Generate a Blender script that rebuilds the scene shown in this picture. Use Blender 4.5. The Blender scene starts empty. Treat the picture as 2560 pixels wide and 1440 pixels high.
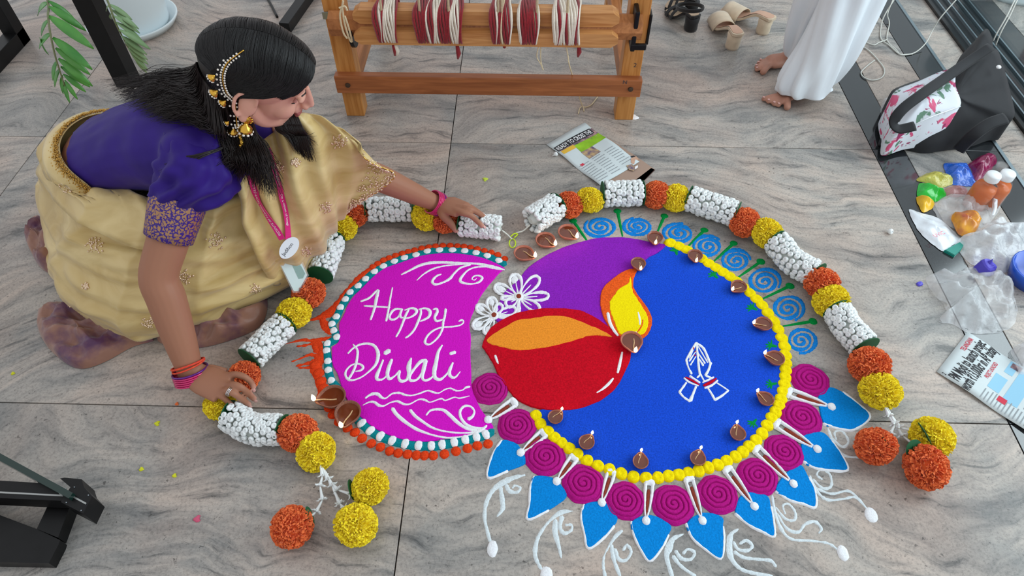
import bpy, bmesh, math, random
import numpy as np
from mathutils import Vector, Matrix, noise as mnoise
from mathutils.geometry import tessellate_polygon

random.seed(7); rng = np.random.RandomState(7)
SC = bpy.context.scene
COL = SC.collection
PI = math.pi

# ------------------------------------------------------------------ camera
FPX = 1694.0; PITCH = math.radians(50.05); YAW = math.radians(1.405); CAMH = 1.45
cam_d = bpy.data.cameras.new('camera'); cam = bpy.data.objects.new('camera', cam_d); COL.objects.link(cam)
cam_d.sensor_fit = 'HORIZONTAL'; cam_d.sensor_width = 36.0; cam_d.lens = 36.0 * FPX / 2560.0
cam_d.clip_start = 0.02; cam_d.clip_end = 100
cam.location = (0, 0, CAMH); cam.rotation_euler = (PI / 2 - PITCH, 0, YAW)
SC.camera = cam

# ------------------------------------------------------------------ world, daylight, exposure
w = bpy.data.worlds.new('world'); SC.world = w; w.use_nodes = True
bg = w.node_tree.nodes['Background']; bg.inputs[0].default_value = (0.93, 0.96, 1.0, 1); bg.inputs[1].default_value = 0.54
def area(name, loc, rot, sx, sy, power, col):
    d = bpy.data.lights.new(name, 'AREA'); d.shape = 'RECTANGLE'; d.size = sx; d.size_y = sy; d.energy = power; d.color = col
    o = bpy.data.objects.new(name, d); COL.objects.link(o); o.location = loc; o.rotation_euler = rot; return o
area('window_daylight', (3.3, 1.5, 1.75), (0, math.radians(62), 0), 2.4, 3.6, 104, (0.93, 0.97, 1.0))
SC.view_settings.view_transform = 'Standard'; SC.view_settings.look = 'None'
SC.view_settings.exposure = 0.53; SC.view_settings.gamma = 1.0; SC.view_settings.use_curve_mapping = False

# ------------------------------------------------------------------ geometry of the floor plane: pixel of the 2560x1440 photograph -> point in the room
_f = np.array([0, math.cos(PITCH), -math.sin(PITCH)]); _r = np.array([1., 0, 0]); _u = np.cross(_r, _f)
_Z = np.array([[math.cos(YAW), -math.sin(YAW), 0], [math.sin(YAW), math.cos(YAW), 0], [0, 0, 1]])
_R = _Z @ np.array([_r, _u, -_f]).T
def ray(x, y): return _R @ np.array([(x - 1280) / FPX, -(y - 720) / FPX, -1.0])
def at(x, y, z=0.0):
    d = ray(x, y); t = (z - CAMH) / d[2]; return Vector((d[0] * t, d[1] * t, z))
def atY(x, y, Y):
    d = ray(x, y); t = Y / d[1]; return Vector((d[0] * t, Y, CAMH + d[2] * t))
def atX(x, y, X):
    d = ray(x, y); t = X / d[0]; return Vector((X, d[1] * t, CAMH + d[2] * t))
def mpp(x, y, z=0.0):                     # metres per pixel there
    d = ray(x, y); return (z - CAMH) / d[2] / FPX
def zz(ox, oy, s, pts): return [(ox + p[0] * s, oy + p[1] * s) + tuple(q * s if i == 0 else q for i, q in enumerate(p[2:])) for p in pts]

# ------------------------------------------------------------------ materials
def lin(c): return tuple(((v / 255) / 12.92 if v / 255 <= .04045 else ((v / 255 + .055) / 1.055) ** 2.4) for v in c)
MATS = {}
def mat(name, rgb, rough=.6, metal=0., var=.0, vscale=40., bump=0., bscale=250., spec=.5, coat=0., sheen=0., alpha=1., emit=0., trans=0., sss=0., ior=1.45, rgb2=None, vdetail=3., aniso=0., bdist=.002):
    m = bpy.data.materials.new(name); m.use_nodes = True; nt = m.node_tree; N = nt.nodes; L = nt.links
    b = N['Principled BSDF']; c = lin(rgb); I = b.inputs
    I['Base Color'].default_value = (*c, 1); I['Roughness'].default_value = rough; I['Metallic'].default_value = metal
    I['Specular IOR Level'].default_value = spec; I['Coat Weight'].default_value = coat; I['Sheen Weight'].default_value = sheen
    I['Alpha'].default_value = alpha; I['Transmission Weight'].default_value = trans; I['IOR'].default_value = ior
    I['Anisotropic'].default_value = aniso
    if sss: I['Subsurface Weight'].default_value = sss; I['Subsurface Radius'].default_value = (.01, .004, .002); I['Subsurface Scale'].default_value = .6
    if emit: I['Emission Color'].default_value = (*c, 1); I['Emission Strength'].default_value = emit
    if var or bump or rgb2:
        tc = N.new('ShaderNodeTexCoord')
    if var or rgb2:
        n = N.new('ShaderNodeTexNoise'); n.inputs['Scale'].default_value = vscale; n.inputs['Detail'].default_value = vdetail
        L.new(tc.outputs['Object'], n.inputs['Vector'])
        r = N.new('ShaderNodeValToRGB'); L.new(n.outputs['Fac'], r.inputs[0]); L.new(r.outputs[0], I['Base Color'])
        c2 = lin(rgb2) if rgb2 else tuple(min(1, v * (1 + var)) for v in c)
        c1 = c if rgb2 else tuple(v * (1 - var) for v in c)
        r.color_ramp.elements[0].position = .32; r.color_ramp.elements[1].position = .68
        r.color_ramp.elements[0].color = (*c1, 1); r.color_ramp.elements[1].color = (*c2, 1)
    if bump:
        n2 = N.new('ShaderNodeTexNoise'); n2.inputs['Scale'].default_value = bscale; n2.inputs['Detail'].default_value = 4
        L.new(tc.outputs['Object'], n2.inputs['Vector'])
        bp = N.new('ShaderNodeBump'); bp.inputs['Strength'].default_value = bump; bp.inputs['Distance'].default_value = bdist
        L.new(n2.outputs['Fac'], bp.inputs['Height']); L.new(bp.outputs[0], I['Normal'])
    MATS[name] = m; return m
def powder(name, rgb, var=.16): return mat(name, rgb, rough=.95, var=var, vscale=260, bump=.55, bscale=240, spec=.15, vdetail=5, bdist=.003)

# ------------------------------------------------------------------ objects
def obj(name, me, m=None, parent=None, smooth=False):
    if isinstance(me, bmesh.types.BMesh):
        d = bpy.data.meshes.new(name); me.to_mesh(d); me.free(); me = d
    elif isinstance(me, tuple):
        d = bpy.data.meshes.new(name); d.from_pydata([tuple(v) for v in me[0]], [], [tuple(f) for f in me[1]]); d.update(); me = d
    o = bpy.data.objects.new(name, me); COL.objects.link(o)
    if m is not None:
        ms = m if isinstance(m, (list, tuple)) else [m]
        if not len(me.materials):
            for q in ms: me.materials.append(MATS[q] if isinstance(q, str) else q)
    if smooth: me.shade_smooth()
    if parent: o.parent = parent
    return o
def tag(o, label, cat, group=None, kind=None):
    o['label'] = label; o['category'] = cat
    if group: o['group'] = group
    if kind: o['kind'] = kind
    return o
def thing(name, label, cat, loc=(0, 0, 0), rz=0., group=None):
    o = bpy.data.objects.new(name, None); COL.objects.link(o); o.location = loc; o.rotation_euler = (0, 0, rz)
    o.empty_display_size = .05
    return tag(o, label, cat, group)
def copy_tree(o, parent=None):
    c = o.copy(); COL.objects.link(c); c.parent = parent
    for ch in list(o.children): copy_tree(ch, c)
    return c
def shift(o, v):                                       # move mesh data so that the object's origin is v
    o.data.transform(Matrix.Translation(-Vector(v))); o.location = v; return o

# mesh helpers -----------------------------------------------------
def cr(pts, n=6, closed=False):                        # Catmull-Rom through tuples of any length
    P = [np.array(p, float) for p in pts]; N = len(P); out = []
    rngk = range(N) if closed else range(N - 1)
    for i in rngk:
        p0 = P[(i - 1) % N] if closed or i > 0 else 2 * P[0] - P[1]
        p1 = P[i]; p2 = P[(i + 1) % N]
        p3 = P[(i + 2) % N] if closed or i + 2 < N else 2 * P[-1] - P[-2]
        for k in range(n):
            t = k / n
            out.append(.5 * ((2 * p1) + (-p0 + p2) * t + (2 * p0 - 5 * p1 + 4 * p2 - p3) * t * t + (-p0 + 3 * p1 - 3 * p2 + p3) * t ** 3))
    if not closed: out.append(P[-1])
    return out
def frames(P):
    P = [Vector(p) for p in P]; T = []
    for i in range(len(P)):
        a = P[max(0, i - 1)]; b = P[min(len(P) - 1, i + 1)]; t = b - a
        T.append(t.normalized() if t.length > 1e-9 else Vector((0, 0, 1)))
    n = T[0].orthogonal().normalized(); out = []
    for i, t in enumerate(T):
        n = (n - t * n.dot(t)); n = n.normalized() if n.length > 1e-6 else t.orthogonal().normalized()
        out.append((P[i], t, n, t.cross(n)))
    return out
def tube_data(P, rad, seg=8, caps=True, flat=None, up=None):
    """tube along P; rad float or list; flat=(a,b) multipliers along normal / binormal, up fixes the normal"""
    V = []; Fc = []; fr = frames(P)
    for i, (p, t, n, b) in enumerate(fr):
        r = rad[i] if hasattr(rad, '__len__') else rad
        if up is not None:
            u = Vector(up); n = (u - t * u.dot(t)); n = n.normalized() if n.length > 1e-5 else t.orthogonal().normalized(); b = t.cross(n)
        ra, rb = (r, r) if not isinstance(r, (tuple, list)) else r
        if flat: ra *= flat[0]; rb *= flat[1]
        for k in range(seg):
            a = 2 * PI * k / seg; V.append(p + n * (ra * math.cos(a)) + b * (rb * math.sin(a)))
    for i in range(len(fr) - 1):
        for k in range(seg):
            Fc.append((i * seg + k, i * seg + (k + 1) % seg, (i + 1) * seg + (k + 1) % seg, (i + 1) * seg + k))
    if caps:
        Fc.append(tuple(range(seg - 1, -1, -1))); m = (len(fr) - 1) * seg; Fc.append(tuple(range(m, m + seg)))
    return V, Fc
def merge(*ds):
    V = []; Fc = []
    for v, f in ds:
        o = len(V); V += list(v); Fc += [tuple(i + o for i in q) for q in f]
    return V, Fc
def lathe_data(prof, seg=24, M=None):
    V = []; Fc = []
    for r, z in prof:
        for k in range(seg):
            a = 2 * PI * k / seg; v = Vector((r * math.cos(a), r * math.sin(a), z)); V.append(M @ v if M else v)
    for i in range(len(prof) - 1):
        for k in range(seg): Fc.append((i * seg + k, i * seg + (k + 1) % seg, (i + 1) * seg + (k + 1) % seg, (i + 1) * seg + k))
    if prof[0][0] > 1e-6: Fc.append(tuple(range(seg - 1, -1, -1)))
    if prof[-1][0] > 1e-6: m = (len(prof) - 1) * seg; Fc.append(tuple(range(m, m + seg)))
    return V, Fc
def sphere_data(c, r, seg=12, rings=8, M=None):
    c = Vector(c); rr = Vector((r, r, r)) if not hasattr(r, '__len__') else Vector(r); V = []; Fc = []
    for i in range(1, rings):
        th = PI * i / rings
        for k in range(seg):
            a = 2 * PI * k / seg; v = Vector((rr.x * math.sin(th) * math.cos(a), rr.y * math.sin(th) * math.sin(a), rr.z * math.cos(th)))
            V.append(c + (M @ v if M else v))
    t = Vector((0, 0, rr.z)); V.append(c + (M @ t if M else t)); V.append(c - (M @ t if M else t))
    for i in range(rings - 2):
        for k in range(seg): Fc.append((i * seg + k, (i + 1) * seg + k, (i + 1) * seg + (k + 1) % seg, i * seg + (k + 1) % seg))
    T, B = len(V) - 2, len(V) - 1; m = (rings - 2) * seg
    for k in range(seg): Fc.append((T, k, (k + 1) % seg)); Fc.append((B, m + (k + 1) % seg, m + k))
    return V, Fc
def box_data(c, s, M=None, bev=0.):
    bm = bmesh.new(); bmesh.ops.create_cube(bm, size=1)
    for v in bm.verts: v.co = Vector((v.co.x * s[0], v.co.y * s[1], v.co.z * s[2]))
    if bev: bmesh.ops.bevel(bm, geom=list(bm.edges), offset=bev, segments=2, affect='EDGES', profile=.5)
    V = [(M @ v.co if M else v.co.copy()) + Vector(c) for v in bm.verts]; bm.verts.index_update()
    Fc = [tuple(v.index for v in f.verts) for f in bm.faces]; bm.free(); return V, Fc
def bar_data(a, b, wx, wz, up=(0, 0, 1), bev=.0015):
    a = Vector(a); b = Vector(b); t = (b - a); L = t.length; t.normalize(); u = Vector(up); u = (u - t * u.dot(t)).normalized(); s = t.cross(u)
    M = Matrix((t, s, u)).transposed(); return box_data((a + b) / 2, (L, wx, wz), M, bev)
def area2(P): return .5 * sum(P[i][0] * P[(i + 1) % len(P)][1] - P[(i + 1) % len(P)][0] * P[i][1] for i in range(len(P)))
def slab_data(P, z0, h, inset=.0025):
    """low mound with the outline P (list of xy), top at z0+h, shoulders rounded"""
    P = [Vector((p[0], p[1])) for p in P]
    if area2(P) < 0: P = P[::-1]
    n = len(P); V = []; Fc = []
    def off(d):
        out = []
        for i in range(n):
            a = P[i - 1]; b = P[i]; c = P[(i + 1) % n]; e = (c - a)
            nn = Vector((-e.y, e.x)); nn = nn.normalized() if nn.length > 1e-9 else Vector((0, 0)); out.append(b + nn * d)
        return out
    rings = [(P, z0), (off(inset * .3), z0 + h * .7), (off(inset), z0 + h)]
    for R, z in rings: V += [Vector((p.x, p.y, z)) for p in R]
    for r in range(2):
        for i in range(n):
            j = (i + 1) % n; Fc.append((r * n + i, r * n + j, (r + 1) * n + j, (r + 1) * n + i))
    top = [v for v in V[2 * n:3 * n]]
    for t in tessellate_polygon([top]): Fc.append(tuple(2 * n + i for i in t)[::1])
    # make the cap face upward
    cap = Fc[2 * n:]; Fc = Fc[:2 * n]
    for t in cap:
        a, b, c = (V[i] for i in t); Fc.append(t if (b - a).cross(c - a).z > 0 else t[::-1])
    return V, Fc
def jit(P, a): return [(p[0] + random.uniform(-a, a), p[1] + random.uniform(-a, a)) + tuple(p[2:]) for p in P]
def flat_px(pts, z=0., n=5, closed=True, j=.6):
    Q = cr([p[:2] for p in pts], n, closed); Q = jit([tuple(q) for q in Q], j); return [at(q[0], q[1], z) for q in Q]
def stroke_data(pts, z0, h, n=5, j=.4, sub=None):
    """ridge of powder along pixel points (x, y, width), all in photograph pixels, lying at height z0"""
    Q = cr(pts, n); V = []; Fc = []
    for i, q in enumerate(Q):
        a = Q[max(0, i - 1)]; b = Q[min(len(Q) - 1, i + 1)]; t = np.array(b[:2]) - np.array(a[:2]); L = np.hypot(*t) + 1e-9; t /= L
        hw = max(.6, q[2] * .5 + random.uniform(-j, j)); nx, ny = -t[1], t[0]
        hh = h * min(1, .35 + hw * mpp(q[0], q[1]) / .006)
        for k, (s, zc) in enumerate(((-1, 0), (-.6, .75), (0, 1), (.6, .75), (1, 0))):
            p = at(q[0] + nx * hw * s, q[1] + ny * hw * s, z0); V.append(Vector((p.x, p.y, z0 + hh * zc)))
    for i in range(len(Q) - 1):
        for k in range(4): Fc.append((i * 5 + k, i * 5 + k + 1, (i + 1) * 5 + k + 1, (i + 1) * 5 + k)[::-1])
    # rounded ends
    for e, i in ((0, 0), (1, len(Q) - 1)):
        a, b = (Q[1], Q[0]) if e == 0 else (Q[-2], Q[-1]); t = np.array(b[:2]) - np.array(a[:2]); t /= np.hypot(*t) + 1e-9
        hw = max(.6, b[2] * .5); p = at(b[0] + t[0] * hw * .7, b[1] + t[1] * hw * .7, z0); V.append(Vector((p.x, p.y, z0)))
        m = len(V) - 1
        for k in range(4):
            f = (i * 5 + k, i * 5 + k + 1, m); Fc.append(f if e == 0 else f[::-1])
    return V, Fc
def mound_data(c, rx, ry, z0, h, seg=12, ang=0., dimple=0., jitr=.06):
    V = []; Fc = []; rings = ((1, 0), (.86, .55), (.6, .9), (.3, 1.0 - dimple * .6))
    for r, zc in rings:
        for k in range(seg):
            a = 2 * PI * k / seg; rr = r * (1 + random.uniform(-jitr, jitr)); x = rx * rr * math.cos(a); y = ry * rr * math.sin(a)
            V.append(Vector((c[0] + x * math.cos(ang) - y * math.sin(ang), c[1] + x * math.sin(ang) + y * math.cos(ang), z0 + h * zc)))
    V.append(Vector((c[0], c[1], z0 + h * (1 - dimple))))
    for i in range(3):
        for k in range(seg): Fc.append((i * seg + k, i * seg + (k + 1) % seg, (i + 1) * seg + (k + 1) % seg, (i + 1) * seg + k))
    for k in range(seg): Fc.append((3 * seg + k, 3 * seg + (k + 1) % seg, len(V) - 1))
    return V, Fc
def remesh(name, parts, voxel, smooth=6, fac=.5):
    """join overlapping closed shapes into one continuous surface"""
    V, Fc = merge(*parts); me = bpy.data.meshes.new(name + '_tmp'); me.from_pydata([tuple(v) for v in V], [], Fc); me.update()
    bm = bmesh.new(); bm.from_mesh(me); bmesh.ops.recalc_face_normals(bm, faces=bm.faces); bm.to_mesh(me); bm.free()
    o = bpy.data.objects.new(name + '_tmp', me); COL.objects.link(o)
    r = o.modifiers.new('r', 'REMESH'); r.mode = 'VOXEL'; r.voxel_size = voxel; r.adaptivity = 0
    s = o.modifiers.new('s', 'SMOOTH'); s.iterations = smooth; s.factor = fac
    dg = bpy.context.evaluated_depsgraph_get(); ev = o.evaluated_get(dg); res = bpy.data.meshes.new_from_object(ev); res.name = name
    bpy.data.objects.remove(o); bpy.data.meshes.remove(me); res.shade_smooth(); return res
def text_data(s, size, M, extrude=0., align='LEFT', spacing=1., bold=0.):
    c = bpy.data.curves.new('txt', 'FONT'); c.body = s; c.size = size; c.align_x = align; c.extrude = extrude; c.space_character = spacing; c.offset = bold
    c.resolution_u = 3
    o = bpy.data.objects.new('txt', c); COL.objects.link(o); dg = bpy.context.evaluated_depsgraph_get()
    me = bpy.data.meshes.new_from_object(o.evaluated_get(dg)); V = [M @ v.co for v in me.vertices]; Fc = [tuple(p.vertices) for p in me.polygons]
    bpy.data.objects.remove(o); bpy.data.curves.remove(c); bpy.data.meshes.remove(me); return V, Fc
# ================================================================== floor
def granite(name, dark=False):
    m = bpy.data.materials.new(name); m.use_nodes = True; nt = m.node_tree; N = nt.nodes; L = nt.links; b = N['Principled BSDF']
    tc = N.new('ShaderNodeTexCoord'); oi = N.new('ShaderNodeObjectInfo')
    ad = N.new('ShaderNodeVectorMath'); ad.operation = 'MULTIPLY_ADD'; ad.inputs[1].default_value = (1, 1, 1)
    cm = N.new('ShaderNodeCombineXYZ'); mu = N.new('ShaderNodeMath'); mu.operation = 'MULTIPLY'; mu.inputs[1].default_value = 37
    L.new(oi.outputs['Random'], mu.inputs[0]); L.new(mu.outputs[0], cm.inputs[0]); L.new(mu.outputs[0], cm.inputs[2])
    L.new(tc.outputs['Object'], ad.inputs[0]); L.new(cm.outputs[0], ad.inputs[2])
    P = ad.outputs[0]
    def noise(scale, detail, rough, vec, dist=0.):
        n = N.new('ShaderNodeTexNoise'); n.inputs['Scale'].default_value = scale; n.inputs['Detail'].default_value = detail
        n.inputs['Roughness'].default_value = rough; n.inputs['Distortion'].default_value = dist; L.new(vec, n.inputs['Vector']); return n
    def ramp(fac, stops):
        r = N.new('ShaderNodeValToRGB'); L.new(fac, r.inputs[0]); e = r.color_ramp.elements
        while len(e) < len(stops): e.new(.5)
        for q, (p, c) in zip(e, stops): q.position = p; q.color = (*c, 1)
        return r
    def mix(fac, a, b_, typ='MIX'):
        x = N.new('ShaderNodeMix'); x.data_type = 'RGBA'; x.blend_type = typ
        if hasattr(fac, 'is_linked'): L.new(fac, x.inputs[0])
        else: x.inputs[0].default_value = fac
        for s, v in ((6, a), (7, b_)):
            if hasattr(v, 'is_linked'): L.new(v, x.inputs[s])
            else: x.inputs[s].default_value = (*v, 1)
        return x.outputs[2]
    if dark:
        n = noise(900, 2, .5, P); r = ramp(n.outputs['Fac'], [(.45, (.012, .013, .015)), (.8, (.06, .066, .072))])
        L.new(r.outputs[0], b.inputs['Base Color']); b.inputs['Roughness'].default_value = .10; b.inputs['IOR'].default_value = 1.9
        MATS[name] = m; return m
    # warp, then stretch along x: flowing bands
    wn = noise(1.1, 2, .5, P); s1 = N.new('ShaderNodeVectorMath'); s1.operation = 'MULTIPLY_ADD'; s1.inputs[1].default_value = (.45, .75, 0)
    L.new(wn.outputs['Color'], s1.inputs[0]); L.new(P, s1.inputs[2])
    wn2 = noise(5, 2, .5, s1.outputs[0]); s2 = N.new('ShaderNodeVectorMath'); s2.operation = 'MULTIPLY_ADD'; s2.inputs[1].default_value = (.10, .12, 0)
    L.new(wn2.outputs['Color'], s2.inputs[0]); L.new(s1.outputs[0], s2.inputs[2])
    mp = N.new('ShaderNodeMapping'); mp.inputs['Scale'].default_value = (1.5, 6, 1); L.new(s2.outputs[0], mp.inputs[0])
    band = noise(1.5, 6, .62, mp.outputs[0])
    mp2 = N.new('ShaderNodeMapping'); mp2.inputs['Scale'].default_value = (5, 30, 1); L.new(s2.outputs[0], mp2.inputs[0])
    fine = noise(1.2, 5, .7, mp2.outputs[0])
    grain = noise(170, 4, .75, P); speck = noise(62, 4, .75, P); patch = noise(3.2, 3, .5, s1.outputs[0])
    base = ramp(band.outputs['Fac'], [(.28, lin((106, 108, 109))), (.43, lin((152, 149, 145))), (.55, lin((174, 167, 160))), (.72, lin((194, 180, 169)))])
    pink = ramp(patch.outputs['Fac'], [(.46, (0, 0, 0)), (.66, (1, 1, 1))])
    mm = N.new('ShaderNodeMath'); mm.operation = 'MULTIPLY'; mm.inputs[1].default_value = .48; L.new(pink.outputs[0], mm.inputs[0])
    c = mix(mm.outputs[0], base.outputs[0], lin((192, 167, 152)))
    fr = ramp(fine.outputs['Fac'], [(.33, (.30, .32, .34)), (.42, (.78, .79, .80)), (.56, (1.06, 1.05, 1.04))]); c = mix(.85, c, fr.outputs[0], 'MULTIPLY')
    gr = ramp(grain.outputs['Fac'], [(.33, (.62, .62, .62)), (.5, (1, 1, 1)), (.68, (1.14, 1.13, 1.12))]); c = mix(.8, c, gr.outputs[0], 'MULTIPLY')
    sp = ramp(speck.outputs['Fac'], [(.31, (.20, .19, .19)), (.37, (1, 1, 1))]); c = mix(.8, c, sp.outputs[0], 'MULTIPLY')
    L.new(c, b.inputs['Base Color']); b.inputs['Roughness'].default_value = .30; b.inputs['Specular IOR Level'].default_value = .35
    MATS[name] = m; return m
granite('granite'); granite('black_granite', True)
mat('grout', (52, 50, 48), rough=.9)
mat('aluminium', (150, 165, 172), rough=.28, metal=.8)
floor = obj('floor', box_data((.3, 1.9, -.035), (7.4, 6.4, .02)), 'grout'); tag(floor, 'polished grey and pink veined granite tile floor', 'floor', kind='structure')
JX = [-3.05, -1.652, -.2535, 1.1685]; JY = [-1.247, -.214, .819, 1.852, 2.885, 3.918]
BX0 = 1.1685; BX1 = at(2258, 370).x; CX0 = at(2174, 0).x; CX1 = at(2238, 0).x
def tile(x0, x1, y0, y1, m, z=0., t=.024, nm='floor_tile'):
    g = .0014; o = obj(nm, box_data((0, 0, -t / 2), (x1 - x0 - 2 * g, y1 - y0 - 2 * g, t), bev=.0007), m, floor); o.location = ((x0 + x1) / 2, (y0 + y1) / 2, z); return o
for i in range(len(JX) - 1):
    for j in range(len(JY) - 1): tile(JX[i], JX[i + 1], JY[j], JY[j + 1], 'granite')
for j in range(len(JY) - 1):
    tile(BX0, BX1, JY[j], JY[j + 1], 'black_granite', nm='inlay_strip')
    tile(BX1, CX0, JY[j], JY[j + 1], 'granite')
    tile(CX0, CX1, JY[j], JY[j + 1], 'black_granite', nm='inlay_strip')
    tile(CX1, CX1 + .30, JY[j], JY[j + 1], 'granite')
    tile(CX1 + .30, CX1 + .42, JY[j], JY[j + 1], 'black_granite', nm='inlay_strip')
    tile(CX1 + .42, CX1 + 1.3, JY[j], JY[j + 1], 'granite')
# ================================================================== rangoli
powder('p_magenta', (214, 22, 196), .08); powder('p_teal', (10, 132, 142)); powder('p_white', (238, 240, 244), .05)
powder('p_orange', (222, 66, 26), .2); powder('p_purple', (138, 34, 182)); powder('p_blue', (22, 74, 204), .2); powder('p_red', (196, 8, 32), .2)
powder('p_saffron', (240, 146, 44), .15); powder('p_yellow', (250, 224, 6), .1); powder('p_flame', (238, 92, 30), .25)
powder('p_rose', (178, 22, 128), .12); powder('p_sky', (4, 132, 214), .15); powder('p_green', (0, 140, 62)); powder('p_brown', (142, 62, 48)); powder('p_chalk', (216, 226, 230), .08)
powder('p_ring', (20, 128, 214), .2)
def fld(name, pts, m, parent, z0=0., h=.003, n=5, j=.6, inset=.002):
    P = flat_px(pts, z0, n, True, j); return obj(name, slab_data(P, z0, h, inset), m, parent)
def stk(name, lst, m, parent, z0=0., h=.002, j=.4):
    return obj(name, merge(*[stroke_data(p, z0, h, j=j) for p in lst]), m, parent, smooth=True)
A1 = lambda p: zz(780, 590, 520 / 2560, p); A2 = lambda p: zz(780, 840, 520 / 2340, p)
A3 = lambda p: zz(1150, 430, .3125, p); A4 = lambda p: zz(1600, 430, 700 / 2016, p); A5 = lambda p: zz(1150, 850, 750 / 1831, p)
A6 = lambda p: zz(1750, 850, 700 / 1708, p); A7 = lambda p: zz(1190, 1080, .25, p); A8 = lambda p: zz(1480, 1150, 520 / 2560, p)
A9 = lambda p: zz(1440, 640, 240 / 1329, p); A10 = lambda p: zz(1640, 840, 220 / 1584, p); A11 = lambda p: zz(1180, 640, 240 / 1571, p)

cres = thing('rangoli_crescent', 'magenta powder crescent reading Happy Diwali with teal, white and orange dotted rim', 'rangoli', at(1030, 860))
def rel(o):                                        # keep world placement under the thing's empty
    o.location = o.location - o.parent.location; return o
mag = [(1261, 671), (1217, 649), (1166, 637), (1105, 634), (1050, 641), (1003, 657), (963, 671), (932, 694), (906, 720), (884, 742), (869, 765), (861, 785), (848, 811), (849, 834), (846, 856), (831, 868), (830, 880), (832, 913), (844, 936), (853, 964), (867, 1000), (885, 1030), (904, 1046), (936, 1071), (980, 1092), (1024, 1103), (1069, 1105), (1113, 1098), (1158, 1094), (1202, 1083), (1233, 1071), (1224, 1053), (1202, 1022), (1181, 973), (1178, 929), (1176, 884), (1177, 844), (1174, 809), (1184, 779), (1198, 748), (1217, 720), (1237, 696), (1252, 680)]
rel(fld('magenta_field', mag, 'p_magenta', cres, 0, .0035, 4, .35))
wd1 = A1([(2300, 310), (2160, 250), (2020, 215), (1880, 190), (1730, 180), (1570, 180), (1420, 195), (1280, 240), (1140, 275), (1015, 320), (880, 380), (770, 445), (660, 535), (570, 620), (470, 700), (410, 785), (350, 885), (300, 1000), (245, 1090), (270, 1170), (305, 1250), (190, 1330)]) + A2([(165, 170), (180, 290), (185, 390), (220, 505), (300, 600)])
wd2 = A2([(510, 935), (560, 985), (660, 1070), (770, 1130), (905, 1180), (1050, 1215), (1200, 1235), (1345, 1240), (1465, 1225), (1600, 1200), (1725, 1170), (1850, 1140), (1955, 1110)])
rel(stk('teal_band', [[(1262, 660, 18)] + [(p[0], p[1], 21) for p in wd1], [(p[0], p[1], 24) for p in wd2] + [(1230, 1078, 22)]], 'p_teal', cres, 0, .0045))
for lst, rx, ry in ((wd1[:-1], 10.5, 8), (wd2[1:], 8.5, 12)):
    for i, p in enumerate(lst):
        a = lst[max(0, i - 1)]; b = lst[min(len(lst) - 1, i + 1)]; c = at(p[0], p[1]); d = at(b[0], b[1]) - at(a[0], a[1]); k = mpp(p[0], p[1])
        rel(obj('white_dot', mound_data(c, k * (11 if lst is not wd2[1:] else 8), k * 9.5 if ry == 8 else k * 14, .002, .0048, 14, math.atan2(d.y, d.x), .1, .08), 'p_white', cres, True))
rd1 = A1([(2370, 285), (2285, 237), (2205, 208), (2120, 188), (2035, 165), (1950, 147), (1870, 135), (1790, 128), (1700, 122), (1610, 123), (1520, 130), (1435, 142), (1350, 157), (1265, 180), (1185, 197), (1110, 220), (1030, 245), (950, 275), (880, 303), (810, 345), (750, 385)])
rd2 = A2([(400, 1035), (485, 1085), (565, 1150), (670, 1210), (770, 1250), (875, 1295), (970, 1318), (1075, 1332), (1175, 1342), (1265, 1345), (1365, 1345), (1490, 1330), (1620, 1295), (1750, 1265), (1860, 1235), (1980, 1215)])
rd3 = A2([(35, 330), (75, 420), (100, 510), (130, 590), (115, 670), (200, 800), (240, 880), (310, 960)])
for lst, r in ((rd1, 9.5), (rd2, 12.5), (rd3, 14)):
    for i, p in enumerate(lst):
        a = lst[max(0, i - 1)]; b = lst[min(len(lst) - 1, i + 1)]; d = at(b[0], b[1]) - at(a[0], a[1]); k = mpp(p[0], p[1])
        rel(obj('orange_dot', mound_data(at(p[0], p[1]), k * r, k * r * 1.05, 0, .0065, 14, math.atan2(d.y, d.x), 0, .06), 'p_orange', cres, True))
sm = [A1([(760, 380, 40), (640, 470, 70), (540, 560, 75), (470, 640, 60), (380, 730, 55), (320, 830, 75), (240, 930, 100), (130, 985, 70), (40, 1020, 40), (-60, 1045, 16)]),
      A1([(120, 1020, 60), (150, 1080, 110), (200, 1140, 120), (235, 1190, 90)]), A1([(250, 1270, 60), (120, 1270, 50), (0, 1290, 44), (-120, 1280, 30), (-330, 1330, 12)]),
      A1([(80, 1300, 70), (40, 1350, 90), (60, 1420, 80)]), A2([(60, 60, 90), (110, 150, 70), (90, 250, 110), (50, 330, 130), (40, 420, 120)]),
      A2([(60, 230, 60), (-20, 210, 34), (-120, 250, 26), (-230, 290, 10)]), A2([(20, 290, 60), (-60, 310, 34), (-180, 340, 16)]), A2([(30, 400, 80), (90, 520, 110), (120, 620, 120), (90, 720, 60)]),
      [(800, 850, 10), (770, 862, 6), (742, 866, 3)], [(805, 905, 9), (776, 918, 6), (745, 920, 3)], [(812, 800, 8), (792, 796, 5), (780, 801, 3)]]
rel(stk('powder_smear', sm, 'p_orange', cres, 0, .0028, j=1.6))
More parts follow.
